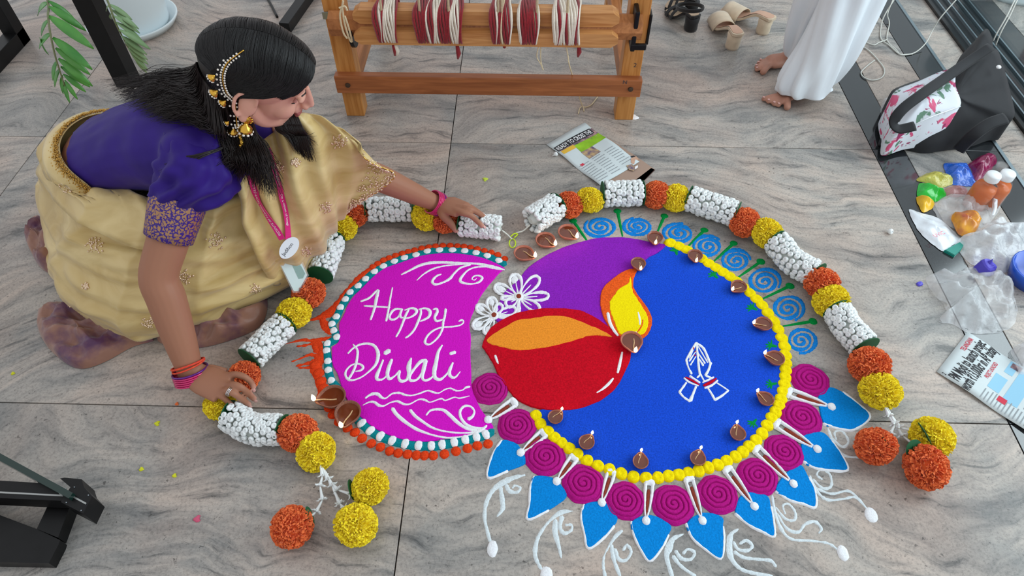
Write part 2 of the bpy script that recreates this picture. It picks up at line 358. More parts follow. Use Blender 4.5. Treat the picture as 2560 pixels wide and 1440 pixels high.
W = dict(
 H=[A1([(600, 805, 20), (700, 765, 22), (780, 690, 22), (812, 665, 22)]), A1([(818, 668, 28), (795, 760, 36), (770, 880, 30), (745, 960, 26), (720, 1030, 22)]), A1([(640, 860, 16), (780, 868, 22), (960, 880, 14)]), A1([(990, 635, 14), (965, 760, 20), (945, 880, 24), (930, 960, 24), (912, 1045, 24)])],
 a=[A1([(1115, 905, 18), (1040, 898, 22), (990, 925, 24), (955, 985, 26), (962, 1022, 24), (1010, 1028, 22), (1060, 995, 18), (1100, 930, 20)]), A1([(1105, 905, 26), (1085, 960, 28), (1092, 1000, 22), (1130, 1005, 14)])],
 p=[A1([(1140, 912, 14), (1230, 888, 22), (1285, 915, 34), (1270, 960, 26), (1210, 1000, 20), (1140, 1015, 16)]), A1([(1190, 905, 20), (1150, 980, 28), (1120, 1060, 26), (1080, 1160, 22), (1035, 1240, 20)])],
 p2=[A1([(1335, 895, 20), (1340, 950, 26), (1310, 1040, 28), (1260, 1150, 24), (1200, 1220, 20), (1150, 1255, 18)]), A1([(1315, 905, 16), (1390, 890, 22), (1450, 925, 36), (1440, 990, 28), (1380, 1030, 22), (1330, 1050, 14)])],
 y=[A1([(1490, 905, 14), (1530, 897, 26), (1540, 935, 32), (1510, 1000, 30), (1530, 1045, 26), (1590, 1035, 18), (1640, 1015, 10)]), A1([(1645, 900, 26), (1635, 980, 26), (1615, 1060, 26), (1605, 1140, 24), (1570, 1220, 22), (1510, 1290, 20), (1440, 1335, 20), (1390, 1310, 28), (1420, 1230, 22), (1500, 1160, 20), (1600, 1125, 18), (1740, 1115, 18), (1830, 1095, 16), (1865, 1060, 16), (1845, 1035, 22), (1805, 1050, 14)])],
 D=[A2([(405, 195, 16), (460, 140, 18), (530, 100, 20), (620, 85, 22), (700, 110, 28), (740, 180, 36), (740, 250, 34), (710, 330, 28), (640, 400, 20), (560, 460, 16), (470, 495, 18), (410, 490, 26), (375, 440, 24), (390, 380, 20), (450, 325, 16), (530, 315, 20), (575, 350, 26), (550, 385, 18), (490, 400, 12)]), A2([(462, 95, 14), (510, 160, 24), (505, 260, 26), (480, 360, 26), (440, 440, 24), (405, 490, 22)])],
 i=[A2([(800, 270, 18), (760, 370, 26), (728, 450, 36), (735, 488, 28), (790, 488, 18), (840, 450, 14)]), A2([(820, 195, 42), (870, 165, 46)])],
 w=[A2([(898, 265, 28), (865, 350, 36), (848, 430, 38), (870, 482, 32), (930, 450, 18), (988, 392, 24)]), A2([(988, 395, 22), (975, 460, 28), (1000, 507, 30), (1060, 495, 26), (1090, 430, 36), (1090, 340, 46), (1115, 250, 20)])],
 a2=[A2([(1285, 270, 24), (1220, 290, 32), (1150, 370, 26), (1095, 450, 34), (1110, 500, 28), (1180, 490, 22), (1240, 410, 26), (1275, 320, 34)]), A2([(1280, 275, 40), (1255, 380, 40), (1240, 465, 30), (1270, 500, 26), (1330, 480, 20), (1380, 430, 14)])],
 l=[A2([(1465, 103, 16), (1420, 180, 30), (1395, 300, 38), (1375, 400, 42), (1385, 468, 36), (1440, 490, 28), (1500, 445, 18), (1545, 390, 14)])],
 i2=[A2([(1585, 300, 18), (1545, 400, 34), (1560, 455, 30), (1610, 465, 20), (1668, 400, 10)]), A2([(1555, 200, 30), (1610, 182, 32)])])
for k, s in W.items(): rel(stk('letter', [[(q[0], q[1], q[2] * 1.22) for q in p_] for p_ in s], 'p_white', cres, .0033, .0022, j=.35))
SW = [A2([(600, 700, 20), (640, 670, 26), (690, 650, 36), (740, 655, 40), (780, 690, 36), (830, 700, 18), (900, 650, 20), (980, 640, 26), (1040, 660, 26), (1110, 670, 16), (1200, 650, 18), (1300, 615, 20), (1370, 635, 24), (1430, 640, 16), (1500, 600, 16), (1560, 590, 20), (1620, 615, 22), (1690, 610, 14), (1730, 580, 24), (1775, 570, 24)]),
      A2([(570, 780, 10), (640, 745, 20), (700, 745, 30), (750, 780, 36), (810, 785, 20), (880, 750, 14), (960, 735, 26), (1030, 765, 28), (1100, 765, 16), (1200, 715, 16), (1270, 720, 26), (1330, 745, 14), (1450, 705, 18), (1500, 725, 18), (1600, 690, 14), (1660, 700, 18), (1770, 675, 10)]),
      A2([(905, 815, 44), (950, 880, 46), (1040, 960, 44), (1160, 1040, 38), (1280, 1090, 28), (1400, 1125, 22), (1540, 1145, 22), (1700, 1130, 18), (1850, 1090, 14)]),
      A2([(1105, 835, 40), (1160, 900, 38), (1240, 960, 34), (1350, 1030, 28), (1480, 1070, 22), (1650, 1090, 20), (1800, 1085, 24), (1900, 1060, 40), (1965, 1010, 26)]),
      A2([(1285, 890, 20), (1330, 840, 24), (1400, 825, 28), (1480, 835, 36), (1550, 890, 44), (1640, 975, 44), (1740, 1040, 36), (1850, 1068, 28)]),
      A2([(1760, 935, 46), (1805, 905, 32), (1825, 845, 24), (1780, 792, 26), (1710, 792, 30), (1665, 850, 34), (1680, 930, 36), (1740, 1000, 36), (1830, 1035, 34), (1930, 1040, 28)]),
      A1([(1100, 475, 20), (1200, 425, 26), (1320, 365, 34), (1450, 332, 36), (1600, 325, 34), (1750, 330, 30), (1900, 335, 26), (2050, 345, 30), (2200, 378, 46), (2310, 402, 32), (2370, 417, 10)]),
      A1([(1290, 545, 12), (1380, 465, 20), (1500, 400, 22), (1650, 365, 20), (1800, 352, 14), (1950, 350, 12)]),
      A1([(1590, 470, 16), (1530, 495, 26), (1480, 555, 36), (1510, 595, 32), (1590, 580, 26), (1690, 530, 34), (1750, 460, 28), (1830, 390, 26), (1950, 355, 18)]),
      A1([(2150, 378, 16), (2030, 382, 20), (1930, 415, 24), (1860, 480, 28), (1822, 545, 38), (1860, 577, 32), (1960, 590, 20), (2050, 570, 26), (2095, 520, 32), (2060, 490, 24), (2000, 492, 20), (1968, 528, 18), (2000, 542, 14), (2024, 522, 10)])]
for s in SW: rel(stk('white_scroll', [s], 'p_white', cres, .0033, .0022))

disc = thing('rangoli_disc', 'round blue and purple powder rangoli with red oil lamp motif, roses and petals', 'rangoli', at(1600, 880))
beads = [(1340, 1040), (1351, 1060), (1370, 1079), (1387, 1095), (1404, 1108), (1423, 1121), (1444, 1136), (1468, 1152), (1495, 1165), (1524, 1174), (1553, 1184), (1584, 1192), (1615, 1195), (1645, 1194), (1671, 1190), (1697, 1187), (1721, 1183), (1746, 1177), (1770, 1169), (1794, 1162), (1816, 1153), (1838, 1142), (1856, 1130), (1872, 1116), (1889, 1101), (1904, 1084), (1917, 1064), (1928, 1046), (1938, 1030), (1946, 1014), (1951, 998), (1956, 980), (1960, 962), (1962, 944), (1963, 926), (1963, 907), (1962, 888), (1960, 867), (1953, 846), (1944, 824), (1933, 803), (1918, 783), (1904, 764), (1890, 749), (1874, 734), (1857, 719), (1841, 705), (1824, 693), (1807, 682), (1789, 671), (1771, 660), (1754, 648), (1735, 637), (1716, 626), (1697, 617), (1676, 609)]
blue = [(1670, 612)] + beads[::-1][1:] + [(1347, 1028), (1400, 1000), (1500, 930), (1560, 850), (1572, 760), (1580, 700), (1612, 652), (1644, 634)]
pur = [(1668, 616), (1645, 608), (1619, 604), (1588, 598), (1556, 594), (1494, 596), (1431, 611), (1384, 630), (1344, 652), (1316, 674), (1297, 699), (1262, 730), (1243, 770), (1238, 800), (1300, 830), (1500, 850), (1580, 720), (1612, 655), (1646, 632)]
rel(fld('purple_field', pur, 'p_purple', disc, 0, .0028, 4, .6)); rel(fld('blue_field', blue, 'p_blue', disc, 0, .0034, 3, .6))
bowl = [(1205, 863), (1222, 828), (1241, 810), (1281, 788), (1337, 775), (1400, 772), (1450, 778), (1481, 792), (1512, 811), (1547, 839), (1570, 862), (1577, 893), (1561, 936), (1535, 977), (1498, 1005), (1453, 1022), (1396, 1029), (1340, 1022), (1298, 1004), (1271, 977), (1248, 944), (1231, 907), (1212, 876)]
rel(fld('lamp_bowl_red', bowl, 'p_red', disc, 0, .0056, 4, .7))
rel(fld('lamp_bowl_oil', [(1217, 850), (1253, 824), (1291, 803), (1337, 796), (1387, 790), (1431, 797), (1478, 816), (1509, 829), (1530, 844), (1505, 842), (1478, 841), (1447, 849), (1400, 863), (1350, 872), (1300, 877), (1259, 871), (1225, 861)], 'p_saffron', disc, .003, .0042, 4, 1.))
rel(fld('flame_outer', [(1593, 674), (1566, 676), (1539, 692), (1518, 709), (1504, 728), (1500, 752), (1503, 777), (1512, 802), (1525, 822), (1541, 839), (1570, 852), (1602, 849), (1619, 837), (1628, 819), (1630, 799), (1622, 777), (1608, 756), (1593, 736), (1584, 718), (1584, 700), (1590, 683)], 'p_flame', disc, .002, .0042, 4, .5))
rel(fld('flame_inner', A9([(750, 290), (715, 390), (600, 450), (520, 560), (465, 640), (475, 780), (530, 920), (570, 1030), (620, 1100), (750, 1130), (880, 1110), (960, 1060), (1000, 960), (995, 850), (930, 730), (850, 600), (790, 500), (770, 400)]), 'p_yellow', disc, .004, .0032, 4, .9))
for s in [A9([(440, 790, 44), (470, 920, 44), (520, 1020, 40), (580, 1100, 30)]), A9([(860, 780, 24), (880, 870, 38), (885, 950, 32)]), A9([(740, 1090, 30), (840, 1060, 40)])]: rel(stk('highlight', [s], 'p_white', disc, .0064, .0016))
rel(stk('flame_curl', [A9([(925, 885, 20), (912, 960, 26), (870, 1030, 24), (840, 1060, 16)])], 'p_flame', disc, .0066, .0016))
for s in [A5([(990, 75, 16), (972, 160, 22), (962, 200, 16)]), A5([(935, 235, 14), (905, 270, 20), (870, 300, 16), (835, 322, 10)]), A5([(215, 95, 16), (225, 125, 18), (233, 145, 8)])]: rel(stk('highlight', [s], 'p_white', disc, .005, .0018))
for i, p in enumerate(beads):
    k = mpp(*p); rel(obj('yellow_dot', mound_data(at(*p), k * 16.5, k * 17.5, .0, .0090, 14, random.uniform(0, 6), .45, .04), 'p_yellow', disc, True))
# roses: mounds with a pressed spiral
roses = [(1225, 972, 47), (1292, 1065, 49), (1363, 1143, 52), (1458, 1210, 53), (1563, 1252, 51), (1682, 1262, 53), (1793, 1237, 52), (1893, 1192, 51), (1959, 1131, 50), (2003, 1045, 51), (2024, 951, 49)]
def rose_data(c, R, ph, h=.0095):
    V = []; Fc = []; nr, na = 40, 64
    for i in range(nr):
        r = (i + .0) / (nr - 1)
        for k in range(na):
            a = 2 * PI * k / na; q = (r * 4.3 + (a + ph) / (2 * PI)) % 1.0
            g = math.exp(-((q - .5) / .115) ** 2) * .0062 * (1 if .06 < r < .93 else 0)
            edge = max(0., 1 - ((r - .0) / 1.0) ** 7); rr = R * r * (1 + .02 * math.sin(a * 5 + ph) + .012 * math.sin(a * 11 + 2 * ph))
            V.append(Vector((c.x + rr * math.cos(a), c.y + rr * math.sin(a), .0004 + (h - g) * edge * (.82 + .18 * math.cos(r * PI * .5)))))
    for i in range(nr - 1):
        for k in range(na): Fc.append((i * na + k, (i + 1) * na + k, (i + 1) * na + (k + 1) % na, i * na + (k + 1) % na))
    return V, Fc
for i, (x, y, r) in enumerate(roses): rel(obj('rose', rose_data(at(x, y), mpp(x, y) * r, i * 1.9), 'p_rose', disc, True))
# petals behind the roses
pet = [A5([(255, 615), (200, 700), (170, 840), (290, 800), (400, 755), (385, 690), (340, 630)]), A5([(452, 833), (430, 900), (425, 1000), (415, 1095), (540, 1040), (650, 960), (620, 890), (560, 840)]), A5([(757, 1005), (740, 1080), (760, 1180), (785, 1272), (880, 1205), (940, 1135), (960, 1075), (880, 990)]),
       A5([(1045, 1110), (1065, 1200), (1110, 1290), (1160, 1350), (1230, 1272), (1272, 1190), (1285, 1130), (1165, 1070)]), A5([(1380, 1122), (1420, 1210), (1500, 1280), (1592, 1335), (1610, 1230), (1606, 1140), (1597, 1080), (1480, 1055)]),
       A6([(215, 1060), (300, 1130), (380, 1170), (452, 1198), (447, 1100), (432, 1020), (408, 950), (300, 930), (240, 960)]), A6([(462, 925), (550, 978), (630, 1000), (703, 1020), (700, 920), (662, 840), (615, 765), (550, 790), (490, 850)]),
       A6([(630, 742), (700, 780), (800, 796), (900, 792), (862, 700), (805, 620), (755, 570), (690, 565), (620, 600)]), A6([(752, 512), (850, 542), (940, 547), (1035, 468), (950, 380), (870, 320), (795, 290), (740, 310), (720, 360)])]
otl = [(0, 5), (0, 6), (0, 7), (0, 7), (0, 7), (0, 7), (0, 7), (0, 7), (0, 7)]
for k, P in enumerate(pet):
    e = otl[k]; n = len(P); o = rel(fld('blue_petal', P, 'p_sky', disc, 0, .0032, 4, .5))
    edge = [(p[0], p[1], 7) for p in P[e[0]:e[1]]]; edge = edge[:-1]
    w_ = obj('white_outline', stroke_data(edge, .0, .0042, 5, .8), 'p_white', o, True)
    w_.location = -o.parent.location - o.location
pins = [A5([(322, 385), (172, 490)]), A5([(505, 575), (370, 690)]), A5([(692, 725), (590, 865)]), A5([(922, 815), (865, 995)]), A5([(1155, 880), (1135, 1105)]), A5([(1400, 860), (1478, 1105)]), A5([(1640, 800), (1795, 1018)]), A6([(355, 675), (568, 880)]), A6([(480, 518), (713, 668)]), A6([(555, 325), (800, 410)])]
for a, b in pins:
    a = np.array(a[:2]); b = np.array(b[:2]); t = (b - a); L = np.hypot(*t); t /= L; n = np.array((-t[1], t[0]))
    lp = lambda u, s: tuple(a + t * L * u + n * s)
    o = rel(obj('white_loop', merge(stroke_data([(*lp(.0, -9), 9), (*lp(.3, -8.5), 8), (*lp(.65, -6), 6), (*lp(.88, -2), 5)], .002, .0052), stroke_data([(*lp(.0, 9), 9), (*lp(.3, 8.5), 8), (*lp(.65, 6), 6), (*lp(.88, 2), 5)], .002, .0052),
        stroke_data([(*lp(-.03, -10), 15), (*lp(-.06, 0), 18), (*lp(-.03, 10), 15)], .002, .006), mound_data(at(*lp(1.0, 0)), mpp(*lp(1, 0)) * 11, mpp(*lp(1, 0)) * 12, .002, .006)), 'p_white', disc, True))
    s = obj('brown_filling', stroke_data([(*lp(.16, 0), 7), (*lp(.45, 0), 9), (*lp(.84, 0), 5)], .002, .0035), 'p_brown', o, True); s.location = -disc.location - o.location
# blue spirals on the bare floor, green sticks between them
for i, (x, y, r) in enumerate([(1501, 567, 42), (1595, 566, 38), (1697, 583, 41), (1770, 616, 40), (1840, 652, 39), (1911, 704, 43), (1970, 772, 42), (2003, 852, 39)]):
    k = mpp(x, y); pts = []
    for q in range(44):
        u = q / 43; a = i * .6 + u * 2 * PI * 2.6; rr = r * (.08 + .92 * min(1., u * 1.12)) * .93; c = at(x, y)
        px = x + rr * math.cos(a); dy = rr * math.sin(a)
        py = y + dy * ((.64 if i < 3 else .70 + .04 * (i - 3)))
        pts.append((px, py, 8.5 + 2 * math.sin(q)))
    rel(stk('blue_spiral', [pts], 'p_ring', disc, 0, .0018, j=1.))
for a, b in [((905, 390), (1030, 570)), ((1260, 312), (1300, 515)), ((1635, 352), (1575, 490)), ((1955, 465), (1820, 600)), ((2190, 570), (2030, 715))]:
    (ax, ay), (bx, by) = A3([a])[0][:2], A3([b])[0][:2]
    rel(obj('green_stalk', merge(stroke_data([(ax, ay, 8), ((ax + bx) / 2, (ay + by) / 2, 7), (bx, by, 4)], 0, .002), mound_data(at(ax, ay), mpp(ax, ay) * 10, mpp(ax, ay) * 9, 0, .003)), 'p_green', disc, True))
for a, b in [((870, 645), (690, 770)), ((1080, 820), (880, 915)), ((1245, 1075), (1030, 1110))]:
    (ax, ay), (bx, by) = A4([a])[0][:2], A4([b])[0][:2]
    rel(obj('green_stalk', merge(stroke_data([(ax, ay, 8), ((ax + bx) / 2, (ay + by) / 2, 7), (bx, by, 4)], 0, .002), mound_data(at(ax, ay), mpp(ax, ay) * 11, mpp(ax, ay) * 11, 0, .003)), 'p_green', disc, True))
for x, y, a0 in [(1690, 628, 100), (1786, 688, 130), (1882, 770, 150), (1930, 864, 165), (1930, 960, 190), (1884, 1056, 235)]:
    ss = []
    for da in (-70, -35, 0, 35, 70):
        a = math.radians(a0 + da); ss.append([(x + 12 * math.cos(math.radians(a0 + 180)), y - 9 * math.sin(math.radians(a0 + 180)), 5), (x, y, 6), (x + 16 * math.cos(a), y - 13 * math.sin(a), 3)])
    rel(stk('green_sprig', [[(q[0], q[1] , q[2]) for q in s] for s in ss], 'p_green', disc, .0032, .0016))
# folded hands
hs = [A10(s) for s in [[(725, 125, 40), (630, 270, 40), (545, 430, 40)], [(545, 430, 40), (580, 560, 30), (640, 680, 40)], [(725, 125, 40), (860, 230, 45), (970, 480, 40)], [(985, 480, 50), (950, 600, 44), (890, 710, 44)], [(728, 130, 34), (750, 350, 36), (770, 560, 44), (790, 690, 40)],
      [(720, 270, 18), (600, 450, 34)], [(715, 370, 18), (620, 520, 30)], [(740, 280, 20), (880, 490, 34)], [(760, 390, 18), (850, 530, 40)], [(690, 200, 22), (600, 400, 22)], [(760, 190, 22), (930, 480, 22)],
      [(610, 720, 40), (790, 840, 30)], [(505, 755, 30), (600, 830, 34), (760, 895, 28)], [(840, 835, 26), (940, 790, 40), (1040, 740, 30)], [(880, 935, 36), (1000, 890, 40), (1110, 800, 36)], [(545, 840, 36), (480, 930, 42), (420, 1010, 44)], [(420, 1010, 40), (500, 1100, 34), (610, 1175, 46)], [(620, 1160, 70), (660, 1060, 50), (720, 910, 40)],
      [(930, 930, 38), (1000, 1040, 36), (1060, 1150, 46)], [(1060, 1150, 50), (1180, 1080, 40), (1300, 985, 34)], [(1090, 840, 26), (1200, 910, 26), (1310, 985, 26)], [(800, 690, 36), (740, 750, 30)], [(800, 690, 36), (870, 815, 30)], [(900, 715, 36), (1000, 755, 30)]]]
rel(stk('folded_hands', hs, 'p_white', disc, .0034, .002))
rel(stk('red_cuff', [A10([(530, 740, 20), (650, 800, 40), (785, 880, 20)]), A10([(860, 890, 40), (970, 840, 56), (1085, 765, 30)]), A10([(680, 205, 20), (675, 240, 20)]), A10([(700, 285, 16), (720, 270, 12)]), A10([(700, 350, 28), (715, 340, 20)])], 'p_red', disc, .0046, .0016))
# white flowers
def petal_loop(c, tip, wd, wpx, C):
    c = np.array(c, float); tip = np.array(tip, float); t = tip - c; L = np.hypot(*t); t /= L; n = np.array((-t[1], t[0])); P = []
    for u, s in ((.1, .15), (.4, .8), (.75, 1.), (.95, .6), (1., 0.), (.95, -.6), (.75, -1.), (.4, -.8), (.1, -.15)): q = c + t * L * u + n * s * wd; P.append((*q, wpx * (1.6 if .7 < u else 1)))
    return C(P)
fl = [((765, 680), [((690, 300), 95), ((1085, 345), 85), ((1250, 650), 65), ((1100, 880), 70), ((560, 800), 70), ((480, 690), 30), ((375, 490), 80), ((760, 940), 16)], 88, 42),
      ((360, 985), [((310, 680), 80), ((80, 820), 70), ((20, 1160), 80), ((225, 1270), 70), ((715, 870), 70), ((700, 1010), 30), ((470, 790), 60)], 72, 38)]
for c, ps, rw, rb in fl:
    o = rel(obj('white_flower', merge(*[stroke_data(petal_loop(c, t, wd, 30, A11), .0028, .0026, 4, .7) for t, wd in ps], *[stroke_data(A11([(c[0] + (t[0] - c[0]) * .2, c[1] + (t[1] - c[1]) * .2, 30), (c[0] + (t[0] - c[0]) * .62, c[1] + (t[1] - c[1]) * .62, 12)]), .0028, .0024) for t, wd in ps],
        mound_data(at(*A11([c])[0][:2]), mpp(1296, 744) * 13, mpp(1296, 744) * 14, .0028, .004)), 'p_white', disc, True))
    for fi in ((0, 6) if rw > 80 else (0, 1, 2, 3)):
        t, wd = ps[fi]; L_ = lambda u: (c[0] + (t[0] - c[0]) * u, c[1] + (t[1] - c[1]) * u); f_ = obj('petal_tip', stroke_data(A11([(*L_(.58), wd * .7), (*L_(.75), wd * 1.5), (*L_(.92), wd * 1.0)]), .0006, .0024, 4, .8), 'p_white', o, True); f_.location = -disc.location - o.location
    s = obj('flower_centre', mound_data(at(*A11([c])[0][:2]), mpp(1296, 744) * 6.5, mpp(1296, 744) * 8, .0062, .0022), 'p_brown', o, True); s.location = -disc.location - o.location
# white curls fading out over the floor
SCR = [[A7([(490, 430, 14), (400, 450, 40), (300, 490, 60), (180, 570, 50), (105, 700, 42), (85, 850, 38), (110, 980, 34), (140, 1090, 34)]), A7([(245, 560, 44), (262, 680, 50), (265, 770, 46), (210, 845, 12)]), A7([(300, 530, 40), (335, 590, 40), (410, 602, 30), (442, 560, 28), (390, 535, 24), (365, 560, 18)])],
       [A7([(970, 790, 10), (850, 805, 50), (735, 890, 30), (650, 1000, 30), (605, 1100, 44), (592, 1240, 44), (650, 1370, 30)]), A7([(795, 880, 40), (790, 1000, 54), (830, 1150, 36), (852, 1260, 16)]), A7([(860, 850, 50), (838, 950, 44), (880, 1012, 40), (950, 985, 30), (955, 930, 24), (895, 930, 22)])],
       [A8([(370, 870, 30), (290, 940, 50), (210, 1060, 26), (150, 1180, 26), (138, 1300, 36), (160, 1430, 40)]), A8([(240, 1050, 50), (270, 1230, 50), (345, 1430, 40)]), A8([(280, 1100, 50), (330, 1222, 50), (420, 1232, 40), (482, 1130, 40), (430, 1050, 40), (382, 1110, 36)])],
       [A8([(1125, 912, 16), (1000, 970, 60), (945, 1090, 90), (920, 1200, 60), (985, 1430, 56)]), A8([(1000, 1190, 60), (1100, 1310, 40), (1270, 1430, 40)]), A8([(1030, 1120, 50), (1100, 1212, 48), (1215, 1222, 40), (1262, 1140, 40), (1180, 1098, 40), (1122, 1150, 36)])],
       [A8([(1800, 850, 20), (1710, 920, 60), (1690, 1080, 80), (1720, 1220, 60), (1830, 1340, 44), (2000, 1395, 44), (2220, 1435, 40)]), A8([(1750, 1130, 40), (1870, 1200, 40), (2050, 1222, 40), (2200, 1240, 44), (2262, 1310, 40)]), A8([(1740, 1010, 40), (1800, 1100, 40), (1920, 1112, 40), (1972, 1055, 40), (1900, 990, 40), (1820, 1030, 36)])],
       [A6([(440, 950, 12), (460, 1060, 18), (500, 1160, 20), (560, 1215, 16), (680, 1225, 16), (780, 1240, 14), (840, 1278, 14)]), A6([(470, 1060, 14), (530, 1150, 18), (600, 1172, 20), (640, 1125, 18), (700, 1108, 22), (740, 1150, 16), (725, 1178, 10)]), A6([(462, 1020, 12), (520, 1090, 16), (575, 1098, 18), (580, 1050, 14), (540, 1000, 12), (505, 1012, 12), (520, 1060, 10)])],
       [A6([(670, 830, 12), (720, 930, 18), (780, 975, 16), (870, 970, 16), (950, 960, 16), (1015, 1025, 14)]), A6([(700, 900, 12), (800, 938, 16), (900, 920, 16), (960, 958, 14)]), A6([(690, 850, 10), (750, 905, 16), (800, 890, 18), (792, 820, 14), (740, 790, 12), (712, 822, 12), (745, 850, 10)])],
       [A6([(780, 540, 12), (820, 640, 18), (880, 705, 16), (990, 716, 12)]), A6([(805, 600, 12), (870, 652, 16), (906, 620, 14), (870, 560, 12), (822, 562, 12), (832, 610, 10)])]]
for s in SCR: rel(stk('white_curl', s, 'p_chalk', disc, 0, .0016, j=1.))
for x, y, rx, ry in [(1231, 1372, 14, 18), (1366, 1437, 16, 18), (2107, 1383, 14.5, 16.5), (2178, 1288, 16.5, 16.5)]:
    rel(obj('white_end_dot', mound_data(at(x, y), mpp(x, y) * rx, mpp(x, y) * ry * 1.2, 0, .004), 'p_white', disc, True))
# ================================================================== oil lamps
mat('clay_copper', (146, 82, 64), rough=.32, var=.25, vscale=120, coat=.3, bump=.15, bscale=300)
mat('clay_pink', (176, 104, 84), rough=.6, var=.15, vscale=120, bump=.2, bscale=300)
mat('clay_brown', (128, 82, 66), rough=.7, var=.25, vscale=350, bump=.4, bscale=500)
mat('lamp_oil', (104, 48, 26), rough=.06, spec=.7, coat=.5); mat('wick', (196, 160, 120), rough=.8, var=.2, vscale=300)
mat('flame', (255, 226, 170), emit=9.); mat('flame_edge', (255, 150, 70), emit=3.)
def diya(R, Hh, m):
    root = thing('oil_lamp', 'lamp', 'oil lamp')
    na = 32; V = []; Fc = []
    def rad(a, s): return R * s * (1 + .34 * math.exp(-((a if a < PI else 2 * PI - a) / .42) ** 2) * (.35 + .65 * min(1, s)))
    prof = [(0, 0), (.5, 0), (.72, .22), (.92, .6), (1.0, .93), (.97, 1.0), (.90, .97), (.82, .72), (.66, .42), (.0, .40)]
    for s, z in prof:
        for k in range(na):
            a = 2 * PI * k / na; r = rad(a, s) if s > .01 else 0; lip = (1 - .12 * math.exp(-((a if a < PI else 2 * PI - a) / .35) ** 2)) if z > .7 else 1
            V.append(Vector((r * math.cos(a), r * math.sin(a), z * Hh * lip)))
    for i in range(len(prof) - 1):
        for k in range(na): Fc.append((i * na + k, i * na + (k + 1) % na, (i + 1) * na + (k + 1) % na, (i + 1) * na + k))
    obj('bowl', (V, Fc), m, root, True)
    V = [Vector((0, 0, .74 * Hh))] + [Vector((rad(2 * PI * k / na, .835) * math.cos(2 * PI * k / na) * .99, rad(2 * PI * k / na, .835) * math.sin(2 * PI * k / na) * .99, .74 * Hh)) for k in range(na)]
    obj('oil', (V, [(0, 1 + k, 1 + (k + 1) % na) for k in range(na)]), 'lamp_oil', root)
    P = cr([(-.25 * R, .25 * R, .72 * Hh), (.15 * R, .2 * R, .79 * Hh), (.7 * R, .02 * R, .84 * Hh), (1.2 * R, 0, 1.0 * Hh), (1.32 * R, 0, 1.12 * Hh)], 5)
    obj('wick', tube_data(P, R * .055, 6), 'wick', root, True)
    fl = lathe_data([(0, 0), (R * .14, R * .12), (R * .17, R * .26), (R * .12, R * .5), (R * .04, R * .72), (0, R * .82)], 10, Matrix.Translation((1.32 * R, 0, 1.06 * Hh)))
    obj('flame', fl, 'flame', root, True)
    return root
SMALL = [(1637, 597, 21, 270, 'at the top rim beside the first yellow dots'), (1737, 641, 20, 275, 'on the upper right yellow dots'), (1595, 661, 20, 285, 'above the tip of the powder flame'), (1846, 719, 21, 215, 'on the right arc of yellow dots, upper one'),
         (1908, 812, 22, 185, 'at the right edge of the blue field, third from the top'), (1938, 898, 23, 165, 'at the rightmost edge of the blue field'), (1914, 999, 21, 145, 'on the blue field right of the folded hands'), (1844, 1085, 21, 100, 'with a broad flame at the lower right of the blue field'),
         (1744, 1147, 21, 75, 'at the bottom of the blue field, right of two'), (1601, 1155, 21, 88, 'at the bottom of the blue field, lowest and left of two'), (1466, 1107, 21, 55, 'at the lower left of the blue field'), (1388, 1044, 20, 45, 'just below the red powder bowl')]
MED = [(1578, 856, 29, 285, 'brown clay oil lamp between the powder flame and red bowl'), (1309, 637, 26, 335, 'terracotta oil lamp leftmost of three on the floor above the purple field'), (1363, 604, 26, 325, 'terracotta oil lamp in the middle of three on the floor above the purple field'), (1419, 584, 26, 320, 'terracotta oil lamp rightmost of three on the floor above the purple field')]
BIG = [(834, 998, 35, 195, 'large brown clay oil lamp on the crescent rim, upper of the pair'), (872, 1037, 35, 250, 'large brown clay oil lamp on the crescent rim, lower of the pair')]
def place(proto, x, y, ang, lab, grp, z, first):
    o = proto if first else copy_tree(proto)
    p = at(x, y, z + .01); a = at(x + 10 * math.cos(math.radians(ang)), y - 10 * math.sin(math.radians(ang)), z + .01) - p
    o.location = (p.x, p.y, z); o.rotation_euler = (0, 0, math.atan2(a.y, a.x)); o['label'] = lab; o['group'] = grp; return o
pr = diya(.0205, .017, 'clay_copper')
for i, (x, y, r, a, l) in enumerate(SMALL): place(pr, x, y, a, 'small coppery oil lamp ' + l, 'small oil lamps on the round rangoli', .0034 if i not in (0,) else .0028, i == 0).scale = (mpp(x, y) * r / .0215,) * 3
pr = diya(.030, .022, 'clay_pink')
for i, (x, y, r, a, l) in enumerate(MED): place(pr, x, y, a, l, 'medium oil lamps', .0062 if i == 0 else 0, i == 0).scale = (mpp(x, y) * r / .031,) * 3
pr = diya(.032, .026, 'clay_brown')
for i, (x, y, r, a, l) in enumerate(BIG): place(pr, x, y, a, l, 'large oil lamps on the crescent', .006, i == 0).scale = (mpp(x, y) * r / .034,) * 3
